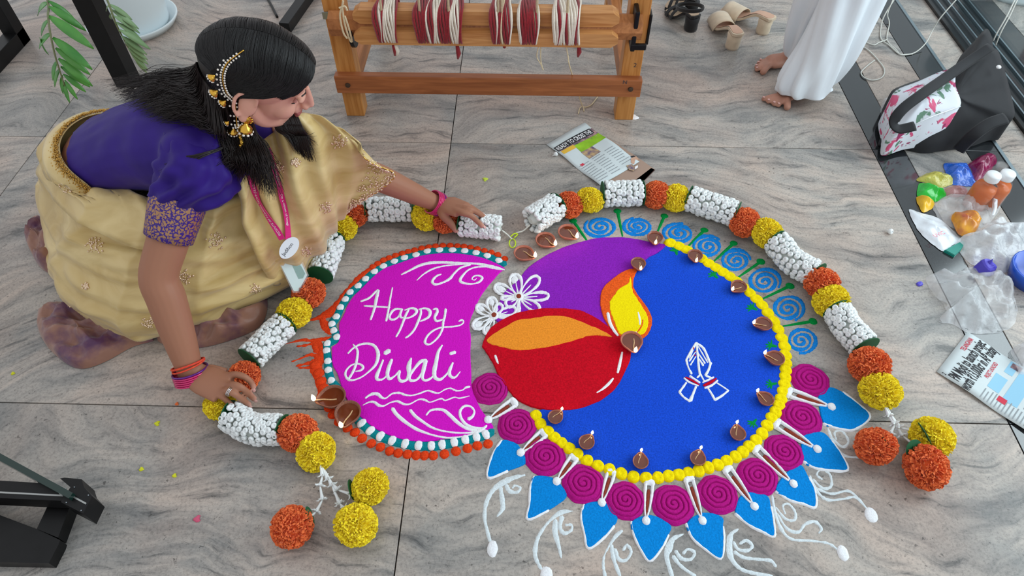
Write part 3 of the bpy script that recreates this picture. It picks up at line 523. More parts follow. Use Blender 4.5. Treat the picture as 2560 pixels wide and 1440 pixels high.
# ================================================================== garlands
def petal_mat(name, rgb, rgb2): return mat(name, rgb, rough=.75, rgb2=rgb2, vscale=220, sheen=.2, spec=.2)
petal_mat('marigold_orange', (226, 92, 36), (246, 140, 82)); petal_mat('marigold_yellow', (248, 218, 10), (255, 240, 60))
mat('bud_white', (236, 240, 240), rough=.45, var=.04, vscale=90, sss=0.); mat('leaf_felt', (8, 88, 48), rough=.6, var=.3, vscale=60); mat('leaf_dark', (20, 58, 42), rough=.7, var=.2, vscale=60)
mat('thread_white', (226, 226, 218), rough=.8); mat('thread_lime', (212, 240, 40), rough=.5); mat('garland_core', (206, 212, 206), rough=.9)
def marigold_data(R, sq, seed, n=560):
    r = random.Random(seed); parts = [sphere_data((0, 0, 0), (R * .74, R * .74, R * .74 * sq), 12, 8)]; V = []; Fc = []
    for i in range(n):
        z = 1 - 2 * (i + .5) / n; a = i * 2.39996 + r.uniform(-.25, .25); s = math.sqrt(1 - z * z); d = Vector((s * math.cos(a), s * math.sin(a), z))
        t = d.orthogonal().normalized(); t.rotate(Matrix.Rotation(r.uniform(0, 2 * PI), 3, d)); b = d.cross(t)
        w = R * r.uniform(.085, .15); L0 = .62; L1 = r.uniform(.86, .97); L2 = r.uniform(.96, 1.06); cu = r.uniform(-.05, .06) * R
        o = len(V); 
        for k, u in enumerate((-1, -.35, .35, 1)):
            zig = (R * .022) * (1 if k % 2 else -1)
            V.append(d * R * L0 + t * w * u * .5); V.append(d * R * L1 + t * w * u + b * (zig + cu * .5)); V.append(d * R * (L2 - .03 * abs(u)) + t * w * u * 1.05 + b * (cu * 1.6 - zig))
        for k in range(3):
            for q in range(2): Fc.append((o + k * 3 + q, o + (k + 1) * 3 + q, o + (k + 1) * 3 + q + 1, o + k * 3 + q + 1))
    for v in V: v.z *= sq
    return merge(parts[0], (V, Fc))
def mk(name, d): 
    me = bpy.data.meshes.new(name); me.from_pydata([tuple(v) for v in d[0]], [], d[1]); me.update(); return me
MG = {}
for c in ('orange', 'yellow'):
    for s in range(2):
        me = mk('marigold', marigold_data(1.0, .86, s + (5 if c == 'orange' else 0))); me.materials.append(MATS['marigold_' + c]); MG[c, s] = me
BUD = []
for s in range(3):
    d = merge(lathe_data([(.12, -1.5), (.2, -.7), (.72, -.25), (.98, .25), (.92, .7), (.62, .98), (.42, .96), (.30, .6), (0, .5)], 9)); me = mk('bud', d); me.materials.append(MATS['bud_white']); me.shade_smooth(); BUD.append(me)
disc_me = mk('leaf_disc', merge(lathe_data([(0, -.03), (1, -.03), (1.03, 0), (1, .03), (0, .03)], 18))); disc_me.materials.append(MATS['leaf_felt'])
def aim(d, roll=0.):
    d = Vector(d).normalized(); q = d.to_track_quat('Z', 'Y'); return (q.to_matrix() @ Matrix.Rotation(roll, 3, 'Z')).to_euler()
def marigold(parent, x, y, c, rpx, ax=None, k=0):
    z = .036; R = mpp(x, y, z) * rpx; z = R * .92; p = at(x, y, z)
    o = bpy.data.objects.new('marigold', MG[c, k % 2]); COL.objects.link(o); o.parent = parent; o.location = p - parent.location; o.scale = (R, R, R)
    o.rotation_euler = aim(ax or Vector((random.uniform(-.5, .5), random.uniform(-.5, .5), 1)), random.uniform(0, 6)); return p, R
def leaf(parent, p, ax, R, ir=0):
    o = bpy.data.objects.new('leaf_disc', disc_me); COL.objects.link(o); o.parent = parent; o.location = Vector(p) - parent.location; o.scale = (R, R, R * 1.); o.rotation_euler = aim(ax); return o
def jasmine(parent, a, b, rpx, budpx=7.6, mid=None):
    z = .032; A = at(a[0], a[1], z); B = at(b[0], b[1], z); k = mpp((a[0] + b[0]) / 2, (a[1] + b[1]) / 2, z); R = k * rpx; br = k * budpx
    z = R + .003; A.z = B.z = z; Mid = (A + B) / 2 if mid is None else at(mid[0], mid[1], z); C = cr([A, Mid, B], 8); fr = frames(C); L = sum((Vector(C[i + 1]) - Vector(C[i])).length for i in range(len(C) - 1))
    seg = obj('jasmine_section', tube_data(C, [R * (.25 + .41 * min(1, 4.5 * min(i, len(C) - 1 - i) / len(C))) for i in range(len(C))], 12), 'garland_core', parent); seg.location = -parent.location
    nr = max(4, int(L / (br * 1.62))); na = int(2 * PI * R / (br * 1.9)); low = []
    for i in range(nr):
        u = (i + .5) / nr * (len(fr) - 1); p, t, n, bb = fr[int(u)]; p2 = fr[min(len(fr) - 1, int(u) + 1)][0]; p = p.lerp(p2, u - int(u))
        for q in range(na):
            th = 2 * PI * (q + .5 * (i % 2)) / na + random.uniform(-.12, .12); d0 = n * math.cos(th) + bb * math.sin(th); d = (d0 + t * random.uniform(-.35, .35)).normalized()
            pos = p + d0 * (R - br * .75 + random.uniform(-.15, .15) * br) + t * random.uniform(-.3, .3) * br; s = br * random.uniform(.9, 1.15)
            if d.z > -.12 or (d.y < -.5 and d.z > -.5):
                o = bpy.data.objects.new('flower_bud', BUD[random.randrange(3)]); COL.objects.link(o); o.parent = seg; o.location = pos; o.scale = (s, s, s); o.rotation_euler = aim(d)
            else:
                M = Matrix.Translation(pos) @ aim(d).to_matrix().to_4x4() @ Matrix.Scale(s, 4); low.append(lathe_data([(.2, -.7), (.95, .25), (.6, .95), (0, .6)], 6, M))
    o = obj('underside_buds', merge(*low), 'bud_white', seg, True); o['kind'] = 'stuff'
    return A, B, R
def tassel(parent, pts, n=1):
    """chain of white tuberose blossoms strung along pixel points"""
    P = [at(x, y, z) for x, y, z in pts]; C = cr(P, 4); ds = []
    for i in range(len(P) - 1):
        a, b = P[i], P[i + 1]; d = (b - a); L = d.length; d.normalize(); M = Matrix.Translation(a) @ d.to_track_quat('Z', 'Y').to_matrix().to_4x4()
        pd = [lathe_data([(.0012, 0), (.0025, L * .2), (.0032, L * .6), (.0052, L * .92), (.0046, L)], 8, M)]
        for k in range(5):
            t = 2 * PI * k / 5 + i; e = Vector((math.cos(t), math.sin(t), 0)); q = [M @ (e * .004 + Vector((0, 0, L * .88))), M @ (e * .009 + Vector((0, 0, L * .97))), M @ (e * .014 + Vector((0, 0, L * .93)))]
            pd.append(tube_data(q, [.0026, .003, .0008], 5, flat=(1, .4)))
        o = obj('tuberose', merge(*pd), 'bud_white', parent, True); o.location = -parent.location
def span(parent, a, b, rpx): pass
def garland(name, label, seq):
    g = thing(name, label, 'garland', at(*seq[0][1][:2]), group='flower garlands')
    for k, it in enumerate(seq):
        kind = it[0]
        if kind == 'j':
            A, B, R = jasmine(g, it[1], it[2], it[3], mid=it[4] if len(it) > 4 else None); d = (B - A)
            for e, q, s in ((A, it[1], -1), (B, it[2], 1)):
                if not (len(it) > 5 and it[5] == s): leaf(g, e + d.normalized() * s * .004, d, R * 1.0)
        elif kind == 'm': marigold(g, it[1][0], it[1][1], it[2], it[3], it[4] if len(it) > 4 else None, k)
        elif kind == 't': tassel(g, it[1])
    return g
LG = garland('flower_garland', 'left flower garland under both hands of the kneeling woman', [
    ('j', (1252, 575), (1152, 564), 30, None, -1), ('m', (1116, 552), 'orange', 36), ('m', (1066, 540), 'yellow', 38), ('j', (1032, 527), (922, 527), 30), ('m', (884, 538), 'orange', 36), ('m', (857, 568), 'yellow', 36),
    ('j', (832, 604), (802, 690), 32), ('m', (772, 733), 'orange', 42), ('m', (735, 782), 'yellow', 43), ('j', (714, 812), (627, 898), 34), ('m', (610, 940), 'orange', 40), ('m', (550, 1012), 'yellow', 40),
    ('j', (578, 1042), (704, 1076), 38, (632, 1072)), ('m', (745, 1083), 'orange', 50), ('m', (790, 1130), 'yellow', 50),
    ('t', [(800, 1160, .05), (806, 1190, .035), (800, 1215, .03), (806, 1250, .022), (790, 1280, .02), (768, 1298, .03)]), ('t', [(804, 1165, .045), (820, 1200, .03), (845, 1225, .022), (880, 1236, .035)]), ('t', [(812, 1175, .04), (830, 1215, .026), (850, 1260, .024), (862, 1272, .03)]),
    ('m', (730, 1317), 'orange', 53), ('m', (925, 1217), 'yellow', 49), ('m', (890, 1312), 'yellow', 55)])
RG = garland('flower_garland', 'right flower garland curving round the rangoli to the two scraps of clutter', [
    ('j', (1326, 560), (1392, 522), 34, None, -1), ('m', (1423, 512), 'orange', 36), ('m', (1475, 500), 'yellow', 36), ('j', (1508, 490), (1603, 488), 31), ('m', (1640, 487), 'orange', 36), ('m', (1690, 495), 'yellow', 36),
    ('j', (1722, 502), (1836, 540), 32, (1780, 515)), ('m', (1862, 556), 'orange', 38), ('m', (1918, 583), 'yellow', 40), ('j', (1938, 610), (2035, 688), 33, (1983, 655)), ('m', (2055, 708), 'orange', 44), ('m', (2078, 753), 'yellow', 44),
    ('j', (2090, 782), (2158, 870), 36, (2120, 820)), ('m', (2174, 913), 'orange', 50), ('m', (2201, 977), 'yellow', 50),
    ('t', [(2210, 1010, .05), (2222, 1040, .035), (2236, 1062, .03), (2226, 1085, .025), (2206, 1095, .035)]), ('t', [(2216, 1015, .045), (2238, 1060, .03), (2256, 1090, .022), (2290, 1115, .03)]), ('t', [(2222, 1030, .04), (2250, 1070, .028), (2290, 1078, .04), (2306, 1074, .05)]),
    ('m', (2189, 1115), 'orange', 50), ('m', (2330, 1093), 'yellow', 52), ('m', (2316, 1168), 'orange', 56)])
RG['label'] = 'right flower garland curving round the round rangoli beside the plastic bags'
for p, r, a in [((2326, 1090), 30, Vector((1, .2, .6))), ((2300, 1128), 24, Vector((.3, -.8, .9))), ((2222, 1112), 22, Vector((1, .3, .3)))]: leaf(RG, at(p[0] - 14, p[1] - 4, .06), a, mpp(*p) * r)
for p, r, a in [((880, 1225), 26, Vector((1, .3, .2))), ((775, 1290), 24, Vector((1, .4, .2)))]: leaf(LG, at(p[0], p[1], .04), a, mpp(*p) * r)
# lime tie threads between the two garlands
tie = thing('tie_thread', 'lime green and white thread looped between the two garland ends', 'thread', at(1282, 590))
rel(obj('white_thread', merge(tube_data([at(x, y, z) for x, y, z in cr([(1255, 576, .03), (1268, 586, .015), (1280, 598, .006)], 5)], .0022, 6), tube_data([at(x, y, z) for x, y, z in cr([(1325, 562, .03), (1308, 577, .012), (1290, 582, .008)], 5)], .0022, 6)), 'thread_white', tie, True))
rel(obj('lime_loop', merge(tube_data([at(1281 + 8 * math.cos(a), 608 + 11 * math.sin(a), .004) for a in np.linspace(0, 2 * PI, 20)], .0018, 6), tube_data([at(*q) for q in cr([(1276, 592, .006), (1286, 584, .009), (1294, 586, .007), (1286, 594, .006)], 4)], .002, 6)), 'thread_lime', tie, True))
# ================================================================== kneeling woman
from mathutils.bvhtree import BVHTree
mat('skin', (172, 118, 92), rough=.5, var=.05, vscale=30, sss=.12, spec=.35)
def skin_mat():
    m = MATS['skin']; nt = m.node_tree; N = nt.nodes; L = nt.links; b = N['Principled BSDF']
    vc = N.new('ShaderNodeVertexColor'); vc.layer_name = 'tint'; L.new(vc.outputs['Color'], b.inputs['Base Color'])
skin_mat()
mat('hair', (13, 10, 11), rough=.36, spec=.42, var=.35, vscale=60)
mat('hair_brown', (30, 20, 18), rough=.42, spec=.42, var=.35, vscale=60)
mat('blouse', (42, 14, 116), rough=.62, var=.10, vscale=18, sheen=.06, spec=.3, bump=.12, bscale=900, bdist=.0006)
mat('gold_thread', (206, 164, 84), rough=.38, metal=.75, var=.2, vscale=300); mat('sequin', (232, 206, 176), rough=.25, metal=.7, var=.2, vscale=500)
mat('gold', (222, 172, 72), rough=.22, metal=1.); mat('pearl', (232, 224, 214), rough=.2, coat=.4)
mat('bangle_pink', (186, 6, 88), rough=.22, metal=.25, rgb2=(222, 60, 126), vscale=900, coat=.4); mat('bangle_violet', (96, 20, 130), rough=.25, metal=.3, coat=.4)
mat('wrist_thread', (232, 92, 46), rough=.8, rgb2=(208, 50, 50), vscale=150)
mat('silver', (214, 206, 204), rough=.2, metal=1.); mat('lip', (158, 84, 82), rough=.4); mat('eye_dark', (26, 18, 18), rough=.25); mat('nail', (216, 168, 160), rough=.3)
def satin():
    m = mat('saree_gold', (214, 186, 124), rough=.36, sheen=.2, spec=.5); nt = m.node_tree; N = nt.nodes; L = nt.links; b = N['Principled BSDF']
    tc = N.new('ShaderNodeTexCoord'); mp = N.new('ShaderNodeMapping'); mp.inputs['Scale'].default_value = (3, 3, 9); L.new(tc.outputs['Object'], mp.inputs[0])
    n = N.new('ShaderNodeTexNoise'); n.inputs['Scale'].default_value = 2.2; n.inputs['Detail'].default_value = 4; n.inputs['Distortion'].default_value = .8; L.new(mp.outputs[0], n.inputs['Vector'])
    r = N.new('ShaderNodeValToRGB'); L.new(n.outputs['Fac'], r.inputs[0]); e = r.color_ramp.elements
    e[0].position = .3; e[0].color = (*lin((190, 160, 96)), 1); e[1].position = .7; e[1].color = (*lin((224, 200, 142)), 1); L.new(r.outputs[0], b.inputs['Base Color'])
    bp = N.new('ShaderNodeBump'); bp.inputs['Strength'].default_value = .35; bp.inputs['Distance'].default_value = .012; L.new(n.outputs['Fac'], bp.inputs['Height']); L.new(bp.outputs[0], b.inputs['Normal'])
satin()
mat('saree_border', (84, 40, 82), rough=.40, rgb2=(150, 106, 88), vscale=9, vdetail=5, spec=.5, sheen=.3, bump=.5, bscale=25, bdist=.006)
def brocade():
    m = mat('brocade', (58, 24, 130), rough=.5); nt = m.node_tree; N = nt.nodes; L = nt.links; b = N['Principled BSDF']
    tc = N.new('ShaderNodeTexCoord'); v = N.new('ShaderNodeTexVoronoi'); v.feature = 'DISTANCE_TO_EDGE'; v.inputs['Scale'].default_value = 110; L.new(tc.outputs['Object'], v.inputs['Vector'])
    n = N.new('ShaderNodeTexNoise'); n.inputs['Scale'].default_value = 80; n.inputs['Detail'].default_value = 3; n.inputs['Distortion'].default_value = 3; L.new(tc.outputs['Object'], n.inputs['Vector'])
    a = N.new('ShaderNodeMath'); a.operation = 'ADD'; L.new(v.outputs['Distance'], a.inputs[0]); L.new(n.outputs['Fac'], a.inputs[1])
    r = N.new('ShaderNodeValToRGB'); L.new(a.outputs[0], r.inputs[0]); e = r.color_ramp.elements; e[0].position = .58; e[0].color = (*lin((52, 22, 124)), 1); e[1].position = .66; e[1].color = (*lin((176, 134, 96)), 1); L.new(r.outputs[0], b.inputs['Base Color'])
    r2 = N.new('ShaderNodeMath'); r2.operation = 'GREATER_THAN'; r2.inputs[1].default_value = .62; L.new(a.outputs[0], r2.inputs[0]); m2 = N.new('ShaderNodeMath'); m2.operation = 'MULTIPLY'; m2.inputs[1].default_value = .6; L.new(r2.outputs[0], m2.inputs[0]); L.new(m2.outputs[0], b.inputs['Metallic'])
brocade()
_r_ = [n for n in MATS['saree_border'].node_tree.nodes if n.type == 'VALTORGB'][0].color_ramp.elements; _r_[0].position = .36; _r_[1].position = .50

G = thing('person', 'woman in gold saree and violet blouse kneeling to arrange a flower garland', 'person', at(300, 780))
def gp(o): o.parent = G; o.location = o.location - G.location; return o
V3 = Vector
HO = V3((-.562, 1.239, .645)); HF = V3((.870, .157, -.468)).normalized(); HU = V3((.493, -.214, .844)); HU = (HU - HF * HU.dot(HF)).normalized(); HS = HF.cross(HU).normalized()
HM = Matrix((HF, HS, HU)).transposed()
def hd(f, s, u): return HO + HF * f + HS * s + HU * u
def hell(f, s, u, rf, rs, ru, seg=20, rings=14): return sphere_data(hd(f, s, u), (rf, rs, ru), seg, rings, HM)
RSH = at(476, 388, .49); LSH = at(775, 342, .405); NK = hd(-.045, 0, -.125)
RELB = at(397, 690, .285); RWR = at(478, 935, .078); LELB = at(905, 425, .27); LWR = at(1093, 510, .088)
PV = at(212, 425, .265); MS = (RSH + LSH) / 2
SDS = (RSH - LSH).normalized(); SDP = V3((-.15, -1, 0)).normalized()
TP = lambda t: PV.lerp(MS, t) + V3((-.01, 0, .045)) * math.sin(t * PI)
def tsec(t, grow=0., n=24):
    ax = (TP(min(1, t + .05)) - TP(max(0, t - .05))).normalized(); sd = SDP.lerp(SDS, t); sd = (sd - ax * sd.dot(ax)).normalized(); nb = ax.cross(sd).normalized()
    if nb.z < 0: nb = -nb
    ks = [0, .2, .38, .6, .8, 1.]; W_ = [.115, .122, .120, .132, .140, .130]; D_ = [.085, .092, .092, .108, .108, .070]
    hw = np.interp(t, ks, W_) + grow; hd_ = np.interp(t, ks, D_) + grow
    return [TP(t) + nb * (hd_ * math.cos(a)) + sd * (hw * math.sin(a)) for a in [2 * PI * k / n for k in range(n)]]
def loft(rings, caps=True):
    n = len(rings[0]); V = [V3(p) for r in rings for p in r]; Fc = []
    for i in range(len(rings) - 1):
        for k in range(n): Fc.append((i * n + k, i * n + (k + 1) % n, (i + 1) * n + (k + 1) % n, (i + 1) * n + k))
    if caps: Fc.append(tuple(range(n - 1, -1, -1))); m = (len(rings) - 1) * n; Fc.append(tuple(range(m, m + n)))
    return V, Fc
def limb(pts, seg=14): P = cr([tuple(p[0]) + (p[1],) for p in pts], 6); return tube_data([q[:3] for q in P], [q[3] for q in P], seg)
parts = [loft([tsec(t, -.03 if t < .1 else -.012 if t < .16 else 0) for t in np.linspace(.04, .97, 15)])]
# neck and head
parts += [limb([(NK + HF * .0 - HU * .035, .07), (NK, .052), (hd(-.03, 0, -.07), .050), (hd(-.015, 0, -.02), .052)])]
parts += [hell(-.012, 0, .035, .095, .074, .086), hell(.035, 0, -.028, .057, .057, .074), hell(.052, 0, .045, .044, .058, .046), hell(.074, 0, -.100, .018, .020, .016), hell(.064, 0, -.085, .026, .030, .022)]
for s in (1, -1):
    parts += [hell(.058, .032 * s, -.032, .029, .026, .029), limb([(hd(-.002, .056 * s, -.045), .016), (hd(.03, .044 * s, -.078), .018), (hd(.068, .014 * s, -.098), .017)], 10),
              hell(.087, .030 * s, .021, .010, .022, .008, 12, 8), hell(.107, .0098 * s, -.039, .0085, .0065, .0062, 12, 8)]
    # ear: plate, rim, lobe
    ec = lambda f, u, o=0.: hd(-.010 + f * 1.25, (.079 + o * 1.2 - u * .42) * s, .002 + u * 1.1)
    EM = Matrix((HF, (HS * s * .93 + HU * .36).normalized(), (HU * .93 - HS * s * .36).normalized())).transposed()
    parts += [sphere_data(ec(0, 0), (.020, .006, .030), 14, 10, EM), sphere_data(ec(-.002, -.03, -.001), (.010, .005, .012), 12, 8, EM),
              limb([(ec(.012, .004, .004), .003), (ec(.010, .022, .007), .0042), (ec(-.006, .031, .009), .0045), (ec(-.020, .018, .010), .0045), (ec(-.020, -.006, .009), .0042), (ec(-.010, -.024, .006), .004)], 8)]
parts += [hell(.097, 0, -.020, .013, .010, .022, 14, 10), limb([(hd(.094, 0, .016), .0075), (hd(.104, 0, -.004), .0078), (hd(.113, 0, -.024), .0085), (hd(.115, 0, -.035), .0088)], 12), hell(.117, 0, -.033, .0088, .0090, .0085, 12, 8),
          hell(.098, 0, -.060, .0085, .023, .0062, 14, 8), hell(.097, 0, -.071, .0085, .019, .0068, 14, 8), hell(.088, 0, -.052, .014, .022, .014, 12, 8)]
# arms
parts += [limb([(TP(.9).lerp(RSH, .5), .06), (RSH, .058), (RSH.lerp(RELB, .35), .048), (RSH.lerp(RELB, .7), .045), (RELB, .0425), (RELB.lerp(RWR, .22), .0430), (RELB.lerp(RWR, .6), .0375), (RELB.lerp(RWR, .92), .030), (RWR, .0285)], 18)]
parts += [limb([(TP(.9).lerp(LSH, .5), .06), (LSH, .056), (LSH.lerp(LELB, .5), .042), (LELB, .036), (LELB.lerp(LWR, .25), .037), (LELB.lerp(LWR, .65), .031), (LELB.lerp(LWR, .94), .0245), (LWR, .0245)], 18)]
# right hand: palm and fingers
def fing(pts, r0, r1): n = len(pts); return limb([(p, r0 + (r1 - r0) * i / (n - 1)) for i, p in enumerate(pts)], 10)
B8 = lambda x, y, z: at(380 + x * .2083, 850 + y * .2083, z)
kn = [B8(905, 425, .086), B8(900, 535, .090), B8(830, 605, .088), B8(745, 655, .080)]
parts += [tube_data([RWR, RWR.lerp((kn[1] + kn[2]) / 2, .45), (kn[1] + kn[2]) / 2 + V3((0, 0, -.006))], [(.0185, .030), (.0170, .040), (.0135, .041)], 14, up=(0, 0, 1))]
FR = [[kn[0], B8(1010, 415, .094), B8(1115, 445, .092), B8(1190, 510, .076), B8(1225, 585, .060)], [kn[1], B8(1000, 540, .100), B8(1080, 575, .094), B8(1165, 645, .062), B8(1235, 712, .034)],
      [kn[2], B8(915, 615, .098), B8(1000, 655, .092), B8(1095, 725, .060), B8(1168, 783, .034)], [kn[3], B8(800, 665, .088), B8(850, 690, .084), B8(915, 745, .066), B8(982, 800, .052)]]
for i, f in enumerate(FR): parts.append(fing([RWR.lerp(f[0], .55)] + f, .0098 if i < 3 else .0085, .0070 if i < 3 else .0064))
parts.append(fing([RWR.lerp(kn[0], .2) + V3((0, .012, -.004)), B8(700, 345, .066), B8(810, 362, .058), B8(900, 380, .050)], .0125, .0085))
# left hand
B5 = lambda x, y, z: at(1020 + x * .125, 460 + y * .125, z)
kl = [B5(1075, 575, .118), B5(1090, 480, .116), B5(1085, 430, .106), B5(1050, 395, .096)]
parts += [tube_data([LWR, LWR.lerp((kl[1] + kl[2]) / 2, .5), (kl[1] + kl[0]) / 2 + V3((0, .01, -.008))], [(.017, .026), (.0160, .036), (.0130, .034)], 14, up=(0, 0, 1))]
FL = [[kl[0], B5(1190, 605, .118), B5(1290, 655, .110), B5(1400, 760, .088), B5(1505, 855, .070)], [kl[1], B5(1220, 505, .120), B5(1330, 545, .108), B5(1440, 605, .086), B5(1535, 660, .064)],
      [kl[2], B5(1200, 455, .108), B5(1300, 500, .092), B5(1400, 560, .066), B5(1480, 610, .046)], [kl[3], B5(1150, 420, .094), B5(1240, 450, .078), B5(1330, 500, .056), B5(1390, 540, .040)]]
for i, f in enumerate(FL): parts.append(fing([LWR.lerp(f[0], .55)] + f, .0105 if i < 3 else .009, .0074 if i < 3 else .0066))
TH = [LWR.lerp(kl[0], .15) + V3((0, -.012, -.004)), B5(720, 640, .086), B5(830, 760, .068), B5(915, 870, .050), B5(980, 955, .036)]
parts.append(fing(TH, .0155, .0080))
# legs folded under the saree
for kx, ky, hp in ((680, 620, -.05), (740, 520, .07)):
    kn_ = at(kx, ky, .12); h0 = PV + V3((0, hp, -.03)); ft = at(270, 640, .05) + V3((0, hp, 0)); parts += [limb([(h0 + V3((.05, 0, -.05)), .065), (h0.lerp(kn_, .5), .06), (kn_, .045)]), limb([(kn_, .05), (kn_.lerp(ft, .4), .046), (ft, .03)])]
body_me = remesh('body', parts, .0030, 5, .5)
ca = body_me.color_attributes.new('tint', 'FLOAT_COLOR', 'POINT'); cols = np.zeros((len(body_me.vertices), 4), 'f')
arm = np.array(lin((162, 112, 88))); face = np.array(lin((214, 158, 138))); lips = np.array(lin((164, 92, 88))); tips = np.array(lin((200, 148, 132))); knu = np.array(lin((140, 90, 70)))
co = np.zeros(len(body_me.vertices) * 3, 'f'); body_me.vertices.foreach_get('co', co); co = co.reshape(-1, 3)
loc = (co - np.array(HO)) @ np.array(HM); dh = np.linalg.norm(loc - np.array((.03, 0, -.02)), axis=1); k = np.clip((.17 - dh) / .05, 0, 1)[:, None]
C_ = arm * (1 - k) + face * k
lm = (np.abs(loc[:, 0] - .100) < .014) & (np.abs(loc[:, 1]) < .021) & (loc[:, 2] < -.055) & (loc[:, 2] > -.078); C_[lm] = lips
for f in FR + FL + [TH]:
    d = np.linalg.norm(co - np.array(f[-1]), axis=1); q = np.clip((.02 - d) / .014, 0, 1)[:, None]; C_ = C_ * (1 - q) + tips * q
cols[:, :3] = C_; cols[:, 3] = 1; ca.data.foreach_set('color', cols.ravel())
body = gp(obj('body', body_me, 'skin'))
# eye line, brow, nails
def bodypart(name, d, m, parent=G, smooth=True): o = obj(name, d, m, parent, smooth); o.location = -G.location if parent is G else V3((0, 0, 0)); return o
BT = BVHTree.FromPolygons([v.co.copy() for v in body_me.vertices], [tuple(p.vertices) for p in body_me.polygons])
def onbody(p, lift=.0006):
    l, n, i, d = BT.find_nearest(V3(p)); return l + n * lift
for s in (1, -1):
    bodypart('eyebrow', tube_data([onbody(q, .0005) for q in [hd(.098, .012 * s, .022), hd(.096, .024 * s, .027), hd(.088, .036 * s, .027), hd(.076, .046 * s, .020)]], [.0014, .0018, .0016, .0007], 6), 'eye_dark')
    bodypart('eyelash', tube_data([onbody(q, .0006) for q in [hd(.094, .018 * s, -.004), hd(.092, .027 * s, -.0065), hd(.086, .036 * s, -.006), hd(.079, .043 * s, -.003)]], [.0007, .0012, .0012, .0005], 6), 'eye_dark')
    bodypart('eyelid', sphere_data(onbody(hd(.090, .029 * s, .002), -.002), (.006, .013, .006), 14, 8, HM), 'skin')
for f in FR + FL + [TH]:
    a, b = f[-2], f[-1]; t = (b - a).normalized(); up = V3((0, -.35, 1)); n = (up - t * up.dot(t)).normalized(); M = Matrix((t, t.cross(n), n)).transposed()
    bodypart('fingernail', sphere_data(b + n * .0056 + t * .0010, (.0056, .0042, .0010), 10, 6, M), 'nail')
for o in G.children:
    if o.name.startswith('eyelid'):
        a = o.data.color_attributes.new('tint', 'FLOAT_COLOR', 'POINT')
        for d in a.data: d.color = (*lin((186, 128, 118)), 1)

# ---- blouse
bl_me = remesh('blouse', [loft([tsec(t, .008 + (.010 if t > .8 else .004 if t > .6 else 0)) for t in np.linspace(.24, 1.0, 14)]), sphere_data(RSH, .066, 16, 12), sphere_data(LSH, .048, 16, 12), tube_data([TP(.86).lerp(RSH, .25), RSH], [.072, .066], 14), tube_data([TP(.86).lerp(LSH, .25), LSH], [.068, .048], 14)], .006, 4)
for v in bl_me.vertices:
    q = v.co; v.co += v.normal * (.0035 * mnoise.noise(V3((q.x * 9 + q.z * 14, q.y * 30, q.z * 9))))
blouse = gp(obj('blouse', bl_me, 'blouse'))
def sleeve(S, E, r0, r1, puff, t0, t1, droop, nm=34, na=64, seed=0.):
    rings = []; ax = (E - S); L = ax.length
    for i in range(nm):
        u = i / (nm - 1); c = S + ax * (t0 + (t1 - t0) * u) + V3(droop) * math.sin(PI * min(1, u * 1.02)) ; t = ax.normalized(); n = V3((0, 0, 1)); n = (n - t * n.dot(t)).normalized(); b = t.cross(n); ring = []
        rr = r0 + (r1 - r0) * u + puff * math.sin(PI * u) ** .75
        for k in range(na):
            a = 2 * PI * k / na; g = math.sin(a * 9 + 3 * math.sin(u * 5 + seed) + seed) * .0095 * (.35 + .65 * u) + .012 * mnoise.noise(V3((math.cos(a) * 3 + seed, math.sin(a) * 3, u * 5)))
            ring.append(c + (n * math.cos(a) + b * math.sin(a)) * (rr + g * (1 if 0 < i < nm - 1 else .4)))
        rings.append(ring)
    return loft(rings, False)
bodypart('sleeve', sleeve(RSH, RELB, .052, .050, .030, -.12, .40, (.028, -.004, -.004)), 'blouse', G)
bodypart('sleeve', sleeve(LSH, LELB, .038, .036, .006, -.04, .40, (0, 0, 0), seed=2.), 'blouse', G)
bodypart('sleeve_band', loft([[p for p in r] for r in [[RSH.lerp(RELB, t) + (Matrix.Rotation(a, 3, (RELB - RSH).normalized()) @ (RELB - RSH).orthogonal().normalized()) * rr for a in np.linspace(0, 2 * PI, 40, endpoint=False)] for t, rr in ((.34, .057), (.40, .060), (.5, .0575), (.6, .0545), (.68, .0525), (.685, .0505))]], False), 'brocade', G)

# ---- saree skirt
RG_ = [(.012, [(136, 640), (150, 715), (190, 775), (240, 815), (300, 842), (352, 848), (420, 836), (520, 802), (630, 760), (720, 716), (790, 655), (832, 590), (800, 505), (560, 435), (320, 445), (178, 545)]),
       (.05, [(126, 590), (136, 670), (173, 742), (226, 795), (292, 833), (350, 843), (422, 830), (524, 794), (632, 750), (722, 706), (790, 644), (832, 580), (796, 498), (560, 430), (320, 438), (168, 515)]),
       (.12, [(115, 540), (123, 622), (158, 695), (213, 752), (285, 790), (350, 800), (430, 786), (530, 750), (632, 708), (716, 664), (776, 608), (816, 552), (780, 480), (560, 410), (320, 410), (160, 470)]),
       (.20, [(114, 480), (125, 558), (165, 630), (225, 680), (295, 710), (360, 716), (440, 702), (530, 673), (622, 638), (700, 600), (752, 562), (782, 515), (740, 460), (550, 400), (330, 385), (165, 420)]),
       (.27, [(120, 432), (140, 503), (185, 560), (245, 598), (310, 618), (370, 620), (440, 608), (520, 585), (600, 556), (662, 528), (698, 500), (702, 470), (660, 435), (520, 395), (340, 365), (180, 380)]),
       (.325, [(138, 388), (162, 445), (205, 488), (260, 512), (320, 524), (378, 528), (440, 524), (500, 510), (550, 492), (590, 475), (600, 455), (590, 435), (550, 410), (460, 385), (330, 355), (195, 350)])]
rings = []
for z, P in RG_: rings.append([at(q[0], q[1], z) for q in cr(P, 14, True)])
wt = .20
def wring(dt, g): return [tsec(.165 + .12 * min(1., 2.1 * (.5 - .5 * math.cos(2 * PI * i / 16))) + dt, g, 16)[i] for i in range(16)]
